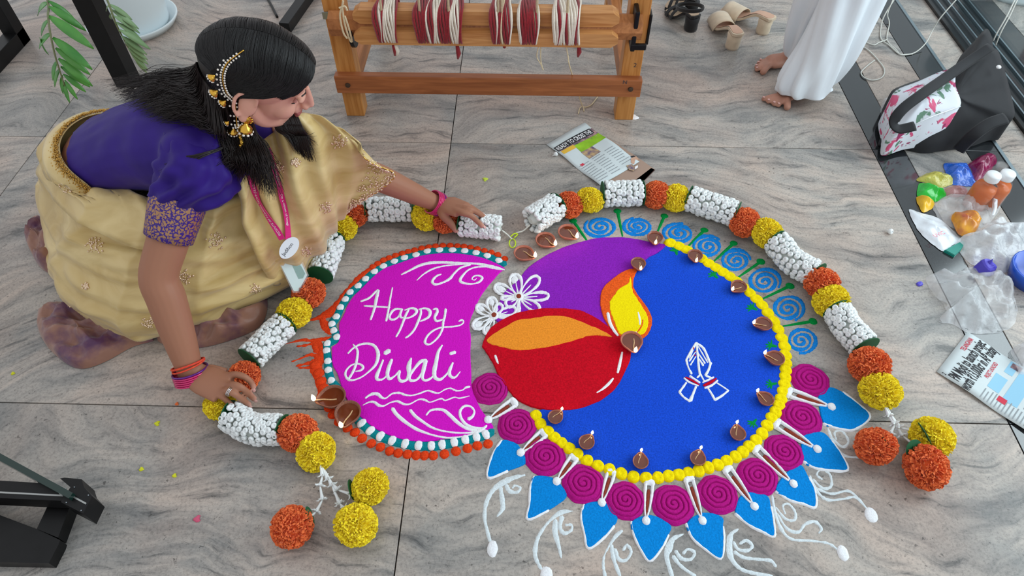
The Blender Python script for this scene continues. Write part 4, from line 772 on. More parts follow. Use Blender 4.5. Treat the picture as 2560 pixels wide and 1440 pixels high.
rings.append([V3(q) for q in cr(wring(-.055, .020), 14, True)]); rings.append([V3(q) for q in cr(wring(.02, .015), 14, True)])
# tsec runs back -> side; check winding so that near side matches
def wind(r): c = sum((V3(p) for p in r), V3()) / len(r); return sum(((V3(r[i]) - c).cross(V3(r[(i + 14) % len(r)]) - c)).z for i in range(len(r)))
if wind(rings[-1]) * wind(rings[0]) < 0:
    for i in (-2, -1): r = rings[i]; rings[i] = [r[0]] + r[:0:-1]
fine = []
for k in range(len(rings[0])):
    fine.append([V3(q) for q in cr([r[k] for r in rings], 12)])
rows = len(fine[0]); SK = [[fine[k][i] for k in range(len(fine))] for i in range(rows)]
V, Fc = loft(SK, False); me = mk('saree_skirt', (V, Fc)); me.shade_smooth(); nrm = [v.normal.copy() for v in me.vertices]; nk = len(fine)
sgn = 1 if nrm[nk * 5 + 70].dot(V3((0, -1, .3))) > 0 else -1
CRS = [([(150, 420), (230, 452), (330, 472), (392, 470)], 9, .007), ([(128, 640), (165, 715), (225, 765), (330, 795)], 10, .012), ([(146, 555), (250, 618), (385, 645)], 11, .010), ([(175, 640), (280, 692), (395, 705)], 9, .010), ([(135, 700), (150, 640), (190, 590)], 9, .008), ([(612, 495), (560, 520), (522, 560), (520, 605)], 9, .010), ([(450, 648), (560, 646), (665, 600)], 10, .010), ([(440, 722), (560, 705), (695, 640)], 10, .011), ([(470, 778), (600, 735), (722, 672)], 9, .010), ([(455, 565), (540, 520), (610, 496)], 9, .010), ([(290, 760), (360, 775), (420, 765)], 10, .009), ([(560, 690), (650, 660), (720, 610)], 8, .009), ([(210, 560), (290, 590), (390, 600)], 9, .006)]
_RT = _R.T
def pix(P): q = (np.asarray(P) - np.array((0, 0, CAMH))) @ _R; return np.stack([1280 + FPX * q[:, 0] / -q[:, 2], 720 - FPX * q[:, 1] / -q[:, 2]], 1)
PX = pix([tuple(v.co) for v in me.vertices]); crd = np.zeros(len(PX))
for pl, sg_, am in CRS:
    Q = np.array([q for q in cr(pl, 8)]); best = np.full(len(PX), 1e9); tt = np.zeros(len(PX))
    for i in range(len(Q) - 1):
        a, b = Q[i], Q[i + 1]; t = np.clip(((PX - a) @ (b - a)) / ((b - a) @ (b - a)), 0, 1); dd = np.hypot(*(PX - (a + t[:, None] * (b - a))).T); m_ = dd < best; best[m_] = dd[m_]; tt[m_] = ((i + t) / (len(Q) - 1))[m_]
    crd += am * np.exp(-(best / sg_) ** 2) * np.sin(PI * np.clip(tt, .06, .94)) ** .6 - .35 * am * np.exp(-((best - 2.2 * sg_) / sg_) ** 2) * np.sin(PI * np.clip(tt, 0, 1))
for i, v in enumerate(me.vertices):
    r_, k_ = divmod(i, nk); u = r_ / (rows - 1); q = v.co; a = k_ / nk
    d = .011 * (1 - abs(2 * ((a * 7 + .9 * u + .35 * math.sin(u * 6)) % 1) - 1)) ** 3 * (1 if u < .8 else .4) + .014 * mnoise.noise(V3((q.x * 5, q.y * 5 + q.z * 6, q.z * 14))) + .012 * abs(mnoise.noise(V3((q.x * 11 + q.z * 9, q.y * 8, q.z * 22))))
    d += .012 * max(0, math.sin((u * 9 - 2.2 * math.sin(a * PI) + a * 3) * 2.1)) ** 4 * (1 if .25 < u < .9 else 0)
    d += float(crd[i]) if nrm[i].dot(V3((0, .64, -.77))) * sgn < 0 else 0.
    f = min(1, u * 8) * (1 if r_ < rows - 14 else .15); v.co = q + nrm[i] * sgn * d * f
saree = gp(obj('saree_skirt', me, 'saree_gold')); sol = saree.modifiers.new('thickness', 'SOLIDIFY'); sol.thickness = .002
# ---- pallu: the loose end over the far shoulder and arm
CP = [[(592, 452, .40), (640, 372, .455), (690, 320, .50), (735, 285, .525), (800, 290, .505), (858, 332, .46)],
      [(596, 490, .375), (650, 430, .41), (715, 385, .445), (785, 350, .46), (862, 345, .45), (925, 392, .40)],
      [(606, 545, .315), (668, 505, .345), (735, 465, .37), (805, 430, .38), (885, 400, .38), (982, 428, .335)],
      [(625, 600, .262), (690, 570, .275), (760, 535, .29), (825, 495, .30), (880, 455, .31), (955, 466, .29)],
      [(650, 660, .19), (715, 632, .20), (785, 590, .21), (835, 545, .225), (865, 510, .24), (905, 500, .25)],
      [(680, 712, .075), (745, 680, .08), (800, 632, .10), (838, 580, .13), (856, 545, .17), (868, 520, .205)]]
g1 = [cr([tuple(at(*q)) for q in row], 12) for row in CP]; g2 = [cr([g1[i][k] for i in range(len(CP))], 10) for k in range(len(g1[0]))]
nu, nv = len(g2), len(g2[0]); V = [V3(g2[i][j]) for i in range(nu) for j in range(nv)]; Fc = [(i * nv + j, i * nv + j + 1, (i + 1) * nv + j + 1, (i + 1) * nv + j) for i in range(nu - 1) for j in range(nv - 1)]
me = mk('saree_pallu', (V, Fc)); me.shade_smooth(); nr_ = [v.normal.copy() for v in me.vertices]; sg = 1 if nr_[len(nr_) // 2].z > 0 else -1
for i, v in enumerate(me.vertices):
    a, b = divmod(i, nv); u = a / (nu - 1); w_ = b / (nv - 1)
    d = .019 * math.sin(u * 2 * PI * 5.2 + .8 * math.sin(w_ * 3)) * (1 - .75 * u ** 2) + .006 * math.sin(u * 2 * PI * 2.3 + 2 * w_) + .006 * mnoise.noise(V3((u * 6, w_ * 4, 3)))
    v.co += nr_[i] * sg * d * (.5 + .5 * math.sin(PI * min(1, w_ * 1.3 + .15)))
pallu = gp(obj('saree_pallu', me, 'saree_gold')); sol = pallu.modifiers.new('thickness', 'SOLIDIFY'); sol.thickness = .002
# upper wrap: second layer of cloth round the hips, its edge standing proud
wr_ = []; KW = list(range(-17, 79))
for r_ in range(rows):
    pass
Vw = []; Fw = []; RW = 17
for ci, k_ in enumerate(KW):
    kk = k_ % nk; low = 47.5 + 4.0 * math.sin(ci / len(KW) * PI * 1.1); hi = rows - 4
    for j in range(RW):
        t = j / (RW - 1); rr = low + (hi - low) * t; i0 = int(rr); fr0 = rr - i0; p = saree.data.vertices[i0 * nk + kk].co.lerp(saree.data.vertices[min(rows - 1, i0 + 1) * nk + kk].co, fr0); n_ = nrm[i0 * nk + kk] * sgn
        Vw.append(p + n_ * (.0125 * (1 - t) ** .5 + .0015 + .004 * abs(mnoise.noise(V3((p.x * 9, p.y * 9, p.z * 26)))) * (1 - t)))
for ci in range(len(KW) - 1):
    for j in range(RW - 1): Fw.append((ci * RW + j, ci * RW + j + 1, (ci + 1) * RW + j + 1, (ci + 1) * RW + j))
wrap = gp(obj('saree_wrap', (Vw, Fw), 'saree_gold', None, True)); wrap.modifiers.new('thickness', 'SOLIDIFY').thickness = .004
# hem border bunched on the floor
def pillow(P, z0, h, rings=9, nz=.012, sc=16, soft=0, crease=0.):
    P = [V3(p) for p in P]; c = sum(P, V3()) / len(P); V = []; Fc = []; n = len(P)
    for r in range(rings):
        s = 1 - r / rings
        for p in P:
            q = c.lerp(p, s); hh = h * ((1 - s ** 4) ** .5 if not soft else (1 - s ** 2.2) ** 1.1); rid = 1.5 * abs(mnoise.noise(V3((q.x * sc, q.y * sc * 1.4, .3)))) + .6 * abs(mnoise.noise(V3((q.x * sc * 2.2 + q.y * 9, q.y * sc * 2, 2.)))); rid += crease * abs(math.sin((q.x * .75 - q.y * .66) * 62 + 5 * mnoise.noise(V3((q.x * 7, q.y * 7, 4.)))))
            V.append(V3((q.x, q.y, z0 + hh * max(.12, 1 - .5 * rid) + (nz * mnoise.noise(V3((q.x * 30, q.y * 30, 1))) if r else 0))))
    V.append(V3((c.x, c.y, z0 + h)))
    for r in range(rings - 1):
        for k in range(n): Fc.append((r * n + k, r * n + (k + 1) % n, (r + 1) * n + (k + 1) % n, (r + 1) * n + k))
    for k in range(n): Fc.append(((rings - 1) * n + k, (rings - 1) * n + (k + 1) % n, len(V) - 1))
    return V, Fc
for P, h in (([(92, 800), (122, 766), (180, 765), (250, 800), (330, 835), (385, 850), (330, 868), (262, 905), (205, 922), (160, 905), (112, 858)], .055), ([(400, 838), (520, 785), (640, 742), (664, 738), (668, 775), (650, 815), (600, 842), (520, 866), (450, 872), (410, 862)], .06), ([(70, 600), (88, 572), (126, 556), (165, 610), (160, 660), (132, 684), (95, 662)], .075)):
    bodypart('saree_border', pillow([at(q[0], q[1], .002) for q in cr(P, 7, True)], .002, h * 1.15, 16, .003, 11, 0, .38), 'saree_border', G)
# ---- embroidery on the cloth
DG = bpy.context.evaluated_depsgraph_get()
def bvh_of(o): m = o.data; return BVHTree.FromPolygons([v.co.copy() for v in m.vertices], [tuple(p.vertices) for p in m.polygons])
BV = {'s': bvh_of(saree), 'p': bvh_of(pallu), 'w': bvh_of(wrap)}
def hit(x, y, which='spw'):
    o = V3((0, 0, CAMH)); d = V3(ray(x, y)).normalized(); best = None
    for w_ in which:
        l, n, i, dist = BV[w_].ray_cast(o, d)
        if l is not None and (best is None or dist < best[2]): best = (l, n if n.dot(d) < 0 else -n, dist, w_)
    return best
def motif(x, y, rpx, seed=0):
    r = random.Random(seed); ds = []; w_ = None
    for k in range(54):
        if k < 34: pet_ = k % 6; rr = rpx * (.25 + .75 * r.random()); a = 2 * PI * pet_ / 6 + r.uniform(-.34, .34) + seed
        else: rr = rpx * .6 * r.random() ** .5; a = r.uniform(0, 6.28)
        b = hit(x + rr * math.cos(a), y + rr * math.sin(a) * .9)
        if b: ds.append(sphere_data(b[0] + b[1] * .001, mpp(x, y, .2) * r.uniform(1.7, 2.9), 6, 4)); w_ = b[3]
    if ds: o = obj('embroidery', merge(*ds), 'sequin', saree if w_ == 's' else wrap if w_ == 'w' else pallu, True); o['kind'] = 'stuff'
for i, (x, y, r) in enumerate([(172, 463, 24), (237, 613, 26), (540, 600, 26), (460, 692, 24), (372, 808, 18), (350, 455, 20), (848, 352, 22), (815, 518, 18), (700, 418, 17), (766, 628, 15), (738, 405, 12), (645, 450, 12), (640, 722, 16), (215, 715, 10), (172, 770, 8)]): motif(x, y, r, i)
# scalloped beaded border at the pallu edge
edge = []
for j in range(nv):
    for i in range(nu - 1, nu - 10, -1):
        v = pallu.data.vertices[i * nv + j].co; edge.append((v, pallu.data.vertices[i * nv + j].normal * sg, nu - 1 - i, j))
ds = []
for v, n, i, j in edge:
    if 10 < j < nv and (random.random() < .95 - i * .09):
        for q in range(2): ds.append(sphere_data(v + n * .0015 + V3((random.uniform(-.004, .004), random.uniform(-.004, .004), 0)), random.uniform(.0018, .0034), 6, 4))
o = obj('beaded_edge', merge(*ds), 'sequin', pallu, True); o['kind'] = 'stuff'
ev = [pallu.data.vertices[(nu - 1) * nv + j].co.copy() for j in range(nv)]; sc = []
for j in range(8, nv - 1):
    for q in range(6):
        u = q / 6; p = ev[j].lerp(ev[j + 1], u); out_ = (ev[j] - pallu.data.vertices[(nu - 5) * nv + j].co).normalized(); sc.append(p + out_ * .006 * abs(math.sin((j + u) * PI / 2.5)))
obj('scalloped_edge', tube_data(sc, .0017, 6), 'gold_thread', pallu, True)
# embroidered waistband
ds = []
for k in range(0, 124):
    kk = (k * 1.0 - 26) % nk
    for q in range(6):
        i0 = rows - 1 - q; p = saree.data.vertices[i0 * nk + int(kk)].co; nn = nrm[i0 * nk + int(kk)] * sgn
        for z_ in range(2): ds.append(sphere_data(p + nn * .0055 + V3((random.uniform(-.004, .004), random.uniform(-.004, .004), random.uniform(-.002, .002))), random.uniform(.0011, .0021), 6, 4))
o = obj('waist_embroidery', merge(*ds), 'gold_thread', saree, True); o['kind'] = 'stuff'
# ---- hair
HC = hd(-.004, 0, .030); HR = V3((.120, .082, .100))
def capdir(d): d = V3(d).normalized(); return V3((d.x * HR.x, d.y * HR.y, d.z * HR.z))
def cap(d, k=1.): q = capdir(d) * k; return HC + HF * q.x + HS * q.y + HU * q.z
def hairline(f): return np.interp(f, [-.2, -.045, -.02, .012, .035, .06, .08, .1], [-.09, -.075, .046, .050, .052, .062, .080, .100])
bm = bmesh.new(); bmesh.ops.create_uvsphere(bm, u_segments=72, v_segments=48, radius=1)
for v in bm.verts: v.co = capdir(v.co)
kill = []
for v in bm.verts:
    f = v.co.x - .010; u = v.co.z + .030
    if u < hairline(f): kill.append(v)
bmesh.ops.delete(bm, geom=kill, context='VERTS')
for v in bm.verts: q = v.co.copy(); v.co = HC + HF * q.x * .985 + HS * q.y * .985 + HU * q.z * .985
hair = gp(obj('hair', bm, 'hair', None, True)); hair.modifiers.new('thickness', 'SOLIDIFY').thickness = -.004
def strands(name, paths, m, r=.0010, kind='stuff'):
    V = []; Fc = []
    for P in paths:
        n = len(P); fr = frames(P); o = len(V)
        for i, (p, t, nn, b) in enumerate(fr):
            rr = r * (1 - .75 * (i / (n - 1)) ** 2)
            for k in range(4): a = PI * k / 2; V.append(p + nn * rr * math.cos(a) + b * rr * math.sin(a))
        for i in range(n - 1):
            for k in range(4): Fc.append((o + i * 4 + k, o + i * 4 + (k + 1) % 4, o + (i + 1) * 4 + (k + 1) % 4, o + (i + 1) * 4 + k))
    o = obj(name, (V, Fc), m, hair, True); o['kind'] = kind; return o
R_ = random.Random(3)
ps = []
for i in range(3600):
    s = 1 if R_.random() < .68 else -1; ph = math.radians(R_.uniform(30, 178)); d0 = V3((math.cos(ph), s * .005, math.sin(ph)))
    md = V3((.78 * math.cos(ph) + .02, s * .80, .42 + .32 * math.sin(ph) - .38 * (1 if ph < 1.2 else .8) + R_.uniform(-.05, .05))).normalized(); e = V3((-.42 - .25 * (ph / 2.2), s * R_.uniform(.62, .80), -.42 + R_.uniform(-.1, .1)))
    e2 = V3((-.62, s * R_.uniform(.3, .75), -.72)); k = R_.uniform(1.0, 1.02) + .012 * math.sin(ph * 9) * .4; ln = R_.choice((1, 1, .75)); Q = cr([d0, d0.slerp(md, .5), md, e, e2], 5); Q = Q[:int(len(Q) * ln)]
    ok = [q for q in Q]
    pts = []
    for q in ok:
        c = capdir(q)
        if c.z + .030 < hairline(c.x - .010) - .012: break
        pts.append(cap(q, k))
    if len(pts) > 4: ps.append(pts)
strands('hair_strands', ps, 'hair', .00062)
BV['b'] = bvh_of(blouse); BV['h'] = BT
def over(x, y, z, lift, which='bsp'):
    """point on the line of sight at height z, but never below the cloth"""
    p = at(x, y, z); b = hit(x, y, which)
    if b is not None and (b[0] - V3((0, 0, CAMH))).length < (p - V3((0, 0, CAMH))).length + lift: p = b[0] + b[1] * lift
    return p
# bundle lying back over the blouse
ps = []
for i in range(1500):
    v = R_.random(); w_ = R_.random(); sx = 500 + 75 * v + R_.uniform(-12, 12); sy = 172 + 150 * v + R_.uniform(-10, 10)
    L = R_.uniform(.72, 1.03) * (1 if v < .75 else .8); ex = 268 + 215 * v ** 1.1 + R_.uniform(-14, 14); ey = 205 + 108 * v + 26 * math.sin(v * 3) + R_.uniform(-14, 14); ex = sx + (ex - sx) * L; ey = sy + (ey - sy) * L
    mx = (sx + ex) / 2; my = (sy + ey) / 2 + 10 * math.sin(i) + 10 - 14 * (1 - v); lf = .006 + .022 * w_
    st = cap((-.84, .10 + .55 * v, -.30 - .40 * v), R_.uniform(.9, 1.03))
    a = over(sx - 25, sy + 6, .60 - .02 * v, lf + .012, 'b'); b = over(mx, my, .545 - .03 * v, lf, 'b'); c = over(ex * .4 + mx * .6, ey * .4 + my * .6, .52 - .03 * v, lf, 'b'); e = over(ex, ey, .49 - .05 * v, lf * .6 + .002, 'b')
    wv = [V3((0, 0, 0))] + [V3((0, .006 * math.sin(i * .013 * 7 + q * 2.1 + v * 9), .004 * math.cos(v * 40 + q))) for q in range(4)]
    ps.append(cr([V3(p_) + w0 for p_, w0 in zip([st, a, b, c, e], wv)], 5))
strands('back_hair', ps, 'hair_brown', .00085)
# bundle falling forward over the near shoulder
ps = []
for i in range(1000):
    v = R_.random(); st = cap((-.62 + .60 * v, .78, -.66 + .06 * v), R_.uniform(.92, 1.0)); lf = R_.uniform(.004, .03)
    x1 = 545 + 95 * v; y1 = 330 + R_.uniform(-8, 8); x2 = 560 + 105 * v + R_.uniform(-8, 8); y2 = 380 + R_.uniform(-22, 22); ex = 548 + 150 * v + R_.uniform(-22, 16); ey = 418 + 82 * v - 95 * R_.random() ** 2 + R_.uniform(-8, 8)
    ps.append(cr([st, over(x1, y1, .535, lf), over(x2, y2, .50, lf), over((x2 + ex) / 2 + R_.uniform(-4, 4), (y2 + ey) / 2, .47, lf), over(ex, ey, .43, lf * .6)], 4))
for i in range(60):
    v = R_.random(); st = cap((-.6, .7, -.7), .97); ps.append(cr([st, over(560, 345, .53, .02), over(510 + 10 * v, 380 + 8 * v, .52, .022), over(440 + 20 * v, 395 + 14 * v, .52, .01), over(392 + R_.uniform(0, 30), 408 + R_.uniform(-4, 24), .5, .006)], 4))
strands('front_hair', ps, 'hair_brown', .00085)
# lock on the far side, below the chin
ps = []
for i in range(480):
    v = R_.random(); lf = R_.uniform(.003, .022); x0 = 668 + 70 * v; st = hd(.02 + .035 * v, -.055, -.05 - .02 * R_.random()); ex = 745 + 42 * v + R_.uniform(-12, 6); ey = 385 + 22 * v - 75 * R_.random() ** 2
    ps.append(cr([st, over(x0 + 16, 312, .52, lf, 'sp'), over(x0 * .5 + ex * .5 + 6, 340, .49, lf, 'sp'), over(ex, ey, .46, lf * .6, 'sp')], 5))
strands('far_lock', ps, 'hair_brown', .00085)
# ---- jewellery
ch = cr([cap(d, 1.045) for d in [(-.30, .50, .80), (-.48, .70, .52), (-.50, .83, .22), (-.40, .90, -.10), (-.25, .92, -.34)]] + [hd(-.018, .094, -.062), hd(-.006, .088, -.05)], 6)
jewel = bodypart('hair_chain', tube_data(ch, .0013, 6), 'gold', G)
ds = []
for i in range(2, len(ch) - 1):
    p = V3(ch[i]); t = (V3(ch[i + 1]) - p).normalized(); o = HS.cross(t).normalized()
    for s in (-1, 1): ds.append(sphere_data(p + o * .0036 * s + HS * .002, .0021, 8, 6))
    if i > 4 and i % 2: ds.append(sphere_data(p - HF * .010 - HU * .003 + HS * .002, .0022, 8, 6))
o = obj('pearls', merge(*ds), 'pearl', jewel, True); o['kind'] = 'stuff'
def jhumka(c, s, down=V3((0, 0, -1))):
    d = (down + HS * .25).normalized(); M = Matrix.Translation(c) @ d.to_track_quat('Z', 'Y').to_matrix().to_4x4()
    a = obj('bell_pendant', lathe_data([(.0, -.2 * s), (.22 * s, -.1 * s), (.3 * s, .1 * s), (.62 * s, .35 * s), (.92 * s, .75 * s), (1. * s, 1.05 * s), (.8 * s, 1.0 * s), (0, .8 * s)], 14, M), 'gold', jewel, True)
    b = obj('pearl_fringe', merge(*[sphere_data(M @ V3((s * .92 * math.cos(t), s * .92 * math.sin(t), 1.25 * s)), .2 * s, 8, 6) for t in np.linspace(0, 2 * PI, 10, endpoint=False)]), 'pearl', jewel, True); b['kind'] = 'stuff'
for i, s in ((11, .0085), (17, .0095), (23, .0085), (28, .006)): jhumka(V3(ch[min(i, len(ch) - 3)]) - HF * .014 - HU * .004 + HS * .006, s, -HU * .8 - HF * .5)
er = hd(-.004, .088, -.036); bodypart('earring', merge(sphere_data(er, (.010, .006, .010), 14, 10, HM), *[sphere_data(er + HF * .0105 * math.cos(a) + HU * .0105 * math.sin(a) + HS * .001, .0028, 6, 5) for a in np.linspace(0, 6.28, 11)]), 'gold', G)
jhumka(er - HU * .011 + HS * .004, .0155, -HU + HF * .15); jhumka(hd(-.024, .092, -.075), .0105, -HU)
def ring_at(c, ax, r, tr, m, name, seg=28, tilt=0.):
    ax = V3(ax).normalized(); n = ax.orthogonal().normalized(); b = ax.cross(n); P = [V3(c) + (n * math.cos(a) + b * math.sin(a)) * r for a in np.linspace(0, 2 * PI, seg)]
    return bodypart(name, tube_data(P, tr, 6, False), m, G)
ra = (RWR - RELB).normalized(); la = (LWR - LELB).normalized()
for k in range(6): ring_at(RWR + ra * (-.008 + k * .0050) + V3((0, 0, .002)), ra + V3((0, .1, .1)), .0400, .0024, 'bangle_pink' if k else 'bangle_violet', 'bangle')
for k in range(7): ring_at(LWR + la * (-.020 + k * .0046), la, .0345, .0022, 'bangle_pink' if k != 5 else 'bangle_violet', 'bangle')
ring_at(RWR - ra * .026, ra + V3((.1, 0, .2)), .0375, .0026, 'wrist_thread', 'wrist_thread'); ring_at(RWR - ra * .021, ra + V3((.1, .1, .2)), .0375, .0022, 'wrist_thread', 'wrist_thread')
f = FR[2]; ax_ = (f[2] - f[1]).normalized()
for k in range(3): ring_at(f[1].lerp(f[2], .0 + .16 * k), ax_, .0108, .0012, 'silver', 'finger_ring', 18)
# necklace edge on the chest
nk = [over(602, 332, .55, .006, 'bsp'), over(606, 360, .52, .008, 'bsp'), over(600, 388, .49, .008, 'bsp')]
bodypart('necklace', merge(*[sphere_data(V3(q) + V3((random.uniform(-.003, .003), 0, .004)), random.uniform(.003, .005), 8, 6) for q in cr(nk, 8)]), 'gold', G)
# ================================================================== lanyard worn by the kneeling woman
mat('lanyard', (214, 8, 118), rough=.5, sheen=.2); mat('print_white', (244, 244, 246), rough=.5); mat('badge_white', (236, 240, 246), rough=.25, coat=.3); mat('ink', (34, 36, 44), rough=.6); mat('card_green', (92, 148, 130), rough=.3); mat('card_face', (206, 226, 222), rough=.3)
mat('clear_film', (235, 240, 245), rough=.12, alpha=.22, spec=.8); mat('print_dark', (60, 60, 66), rough=.8)
lan = thing('lanyard', 'magenta neck lanyard with white oval badge and identity card', 'lanyard', at(700, 620, .15))
def ribbon(path, wid, lift=.004):
    P = []; 
    for x, y in cr(path, 6):
        b = hit(x, y, 'sp'); P.append((b[0] + b[1] * lift, b[1]) if b else (at(x, y, .3), V3((0, -.6, .8))))
    for _ in range(6):
        P = [P[0]] + [((P[i - 1][0] + P[i][0] * 2 + P[i + 1][0]) / 4, (P[i - 1][1] + P[i][1] * 2 + P[i + 1][1]).normalized()) for i in range(1, len(P) - 1)] + [P[-1]]
    fr = []; s = 0.
    for i, (p, n) in enumerate(P):
        t = (P[min(len(P) - 1, i + 1)][0] - P[max(0, i - 1)][0]).normalized(); sd = n.cross(t).normalized()
        if i: s += (p - P[i - 1][0]).length
        fr.append((s, p, t, sd, n))
    V = []; Fc = []
    for s, p, t, sd, n in fr: V += [p - sd * wid / 2, p + sd * wid / 2, p + sd * wid / 2 - n * .0012, p - sd * wid / 2 - n * .0012]
    for i in range(len(fr) - 1):
        for k in range(4): Fc.append((i * 4 + k, i * 4 + (k + 1) % 4, (i + 1) * 4 + (k + 1) % 4, (i + 1) * 4 + k))
    return fr, (V, Fc)
def along(fr, txt, size, s0, flip=1, off=0.):
    V, Fc = text_data(txt, size, Matrix.Identity(4), bold=.0); out = []
    S = [f[0] for f in fr]
    for v in V:
        s = min(max(s0 + v.x * flip, 0), S[-1] - 1e-5); i = max(0, min(len(S) - 2, int(np.searchsorted(S, s)) - 1)); u = (s - S[i]) / (S[i + 1] - S[i] + 1e-9)
        p = fr[i][1].lerp(fr[i + 1][1], u); sd = fr[i][3].lerp(fr[i + 1][3], u); n = fr[i][4].lerp(fr[i + 1][4], u); out.append(p - sd * (v.y * flip - size * .35 * flip + off) * -1 * (1) + n * .0007)
    return out, Fc
frA, dA = ribbon([(592, 398), (612, 432), (632, 468), (652, 503), (672, 538), (690, 568), (706, 596)], .015, .006)
frB, dB = ribbon([(664, 372), (676, 412), (688, 450), (698, 490), (708, 530), (713, 565), (716, 596)], .0165, .009)
sa = rel(obj('strap', dA, 'lanyard', lan)); sb = rel(obj('strap', dB, 'lanyard', lan))
for s_, fr_, txt, sz, s0, fl in ((sa, frA, 'INSTITUTE OF FASHION TECHNOLOGY', .0082, frA[-1][0] - .012, -1), (sb, frB, 'FASHION TECHNOLOGY', .0082, .0, 1), (sb, frB, "I'm a citizen of Imagi", .0098, frB[-1][0] * .5, 1)):
    o = obj('lettering', along(fr_, txt, sz, s0, fl), 'print_white', s_); o.location = (0, 0, 0)
def disc_on(P, n, M2, d, m, name, parent): pass
bc = hit(718, 612, 'sp'); n_ = (bc[1] + V3((0, -.6, .8)) * 2).normalized(); c_ = bc[0] + bc[1] * .016
def frame_at(c, n, px_dx, px_dy):
    a = at(0, 0); d = V3(ray(c[0], c[1])); return None
def plane_pt(x, y, c, n):
    o = V3((0, 0, CAMH)); d = V3(ray(x, y)); t = (c - o).dot(n) / d.dot(n); return o + d * t
bu = (plane_pt(735, 594, c_, n_) - plane_pt(704, 634, c_, n_)).normalized(); bv = n_.cross(bu).normalized()
def ell(c, u, v, n, a, b, th, seg=32):
    V = [c + u * a * math.cos(t) + v * b * math.sin(t) + n * z for z in (0, th) for t in np.linspace(0, 2 * PI, seg, endpoint=False)]
    return V, [tuple(range(seg, 2 * seg)), tuple(range(seg - 1, -1, -1))] + [(k, (k + 1) % seg, seg + (k + 1) % seg, seg + k) for k in range(seg)]
ra_ = (plane_pt(733, 583, c_, n_) - plane_pt(703, 637, c_, n_)).length / 2
badge = rel(obj('badge', ell(c_, bu, bv, n_, ra_, ra_ * .62, .003), 'badge_white', lan))
Mt = Matrix((bu, bv, n_)).transposed().to_4x4(); Mt.translation = c_ + n_ * .0034 - bu * ra_ * .78 - bv * .003
o = obj('lettering', text_data('Jedihon', .0125, Mt), 'ink', badge)
q = [(697, 653), (712, 640), (745, 638), (768, 688), (746, 728), (735, 728)]; cc = hit(722, 665, 'sp'); nc = (cc[1] + V3((0, -.6, .8))).normalized(); c2 = cc[0] + cc[1] * .012
card = rel(obj('identity_card', (lambda P: ([p for p in P] + [p - nc * .003 for p in P], [(0, 1, 2, 3, 4, 5), (11, 10, 9, 8, 7, 6)] + [(k, k + 6, (k + 1) % 6 + 6, (k + 1) % 6) for k in range(6)]))([plane_pt(x, y, c2, nc) for x, y in q]), 'card_face', lan))
obj('green_print', ([plane_pt(x, y, c2, nc) + nc * .0006 for x, y in [(728, 658), (738, 657), (752, 664), (763, 684), (757, 696), (746, 697)]], [tuple(range(6))]), 'card_green', card)
obj('card_holder', (lambda P: ([p for p in P], [tuple(range(len(P)))]))([plane_pt(x, y, c2, nc) + nc * .0015 for x, y in [(694, 652), (711, 636), (747, 634), (772, 688), (748, 732), (732, 732)]]), 'clear_film', card)
rel(obj('clip', tube_data([c_ - bu * ra_ + n_ * .002, plane_pt(716, 646, c2, nc) + nc * .002, plane_pt(717, 652, c2, nc) + nc * .002], .0022, 8), 'silver', lan, True))

# ================================================================== standing person
mat('trousers', (226, 232, 238), rough=.7, var=.03, vscale=10, sheen=.2); mat('skin2', (178, 128, 108), rough=.5, var=.1, vscale=40, sss=.1)
P2 = thing('person', 'standing person in white loose trousers with bare feet beside the loom', 'person', at(2010, 235))
def foot(heel, toes, ank, wd):
    """toes: five pixel tips, heel / ankle points; returns closed parts"""
    T = [at(x, y, .012) for x, y in toes]; hl = heel; ball = sum(T, V3()) / 5; ball = ball.lerp(hl, .38); ball.z = .026; ps_ = []
    ps_ += [tube_data([hl, hl.lerp(ball, .5), ball, ball.lerp(sum(T, V3()) / 5, .25)], [(.028, .028), (.027, .031), (.021, .038), (.014, .037)], 14, up=(0, 0, 1)), limb([(ank + V3((0, 0, .16)), .036), (ank + V3((0, 0, .07)), .036), (hl.lerp(ball, .15) + V3((0, 0, .015)), .034)]), sphere_data(hl, (.030, .030, .026), 14, 10)]
    for i, t in enumerate(T):
        r = .0130 if i == 0 else .0095; b = ball.lerp(t, .10); b.z = .020; mid = b.lerp(t, .6); mid.z = r + .009; e = t.copy(); e.z = r * .95; ps_.append(limb([(b, r), (mid, r * .95), (e, r * .98)], 10)); ps_.append(sphere_data(e, r * .98, 10, 8))
    return ps_, T
h1 = at(2012, 206, .03); a1 = at(2012, 206, .05); h2 = at(1985, 146, .03)
p1, T1 = foot(h1, [(1968, 268), (1947, 261), (1936, 258), (1922, 252), (1910, 246)], a1, .04)
p2, T2 = foot(h2, [(1908, 180), (1893, 172), (1892, 166), (1897, 158), (1903, 152)], h2, .04)
hip = V3((h1.x + .02, h1.y + .10, .88)); kn1 = h1 + V3((.03, .02, .45)); kn2 = h2 + V3((.03, -.02, .45))
p1 += [limb([(h1 + V3((0, 0, .1)), .036), (h1 + V3((.02, .01, .28)), .050), (kn1, .055), (hip + V3((0, -.08, -.1)), .075), (hip, .11), (hip + V3((0, 0, .14)), .12)]), limb([(h2 + V3((0, 0, .1)), .036), (h2 + V3((.02, 0, .28)), .050), (kn2, .055), (hip + V3((0, .08, -.1)), .075), (hip, .11)])]
me = remesh('body', p1 + p2, .0042, 4); ca = me.color_attributes.new('tint', 'FLOAT_COLOR', 'POINT')
b2 = rel(obj('body', me, 'skin2', P2))
for t in T1 + T2: d = (t - (h1 if t in T1 else h2)).normalized(); rel(obj('toenail', sphere_data(t + d * .003 + V3((0, 0, .0075)), (.0052, .0052, .0022), 10, 6), 'nail', P2, True))
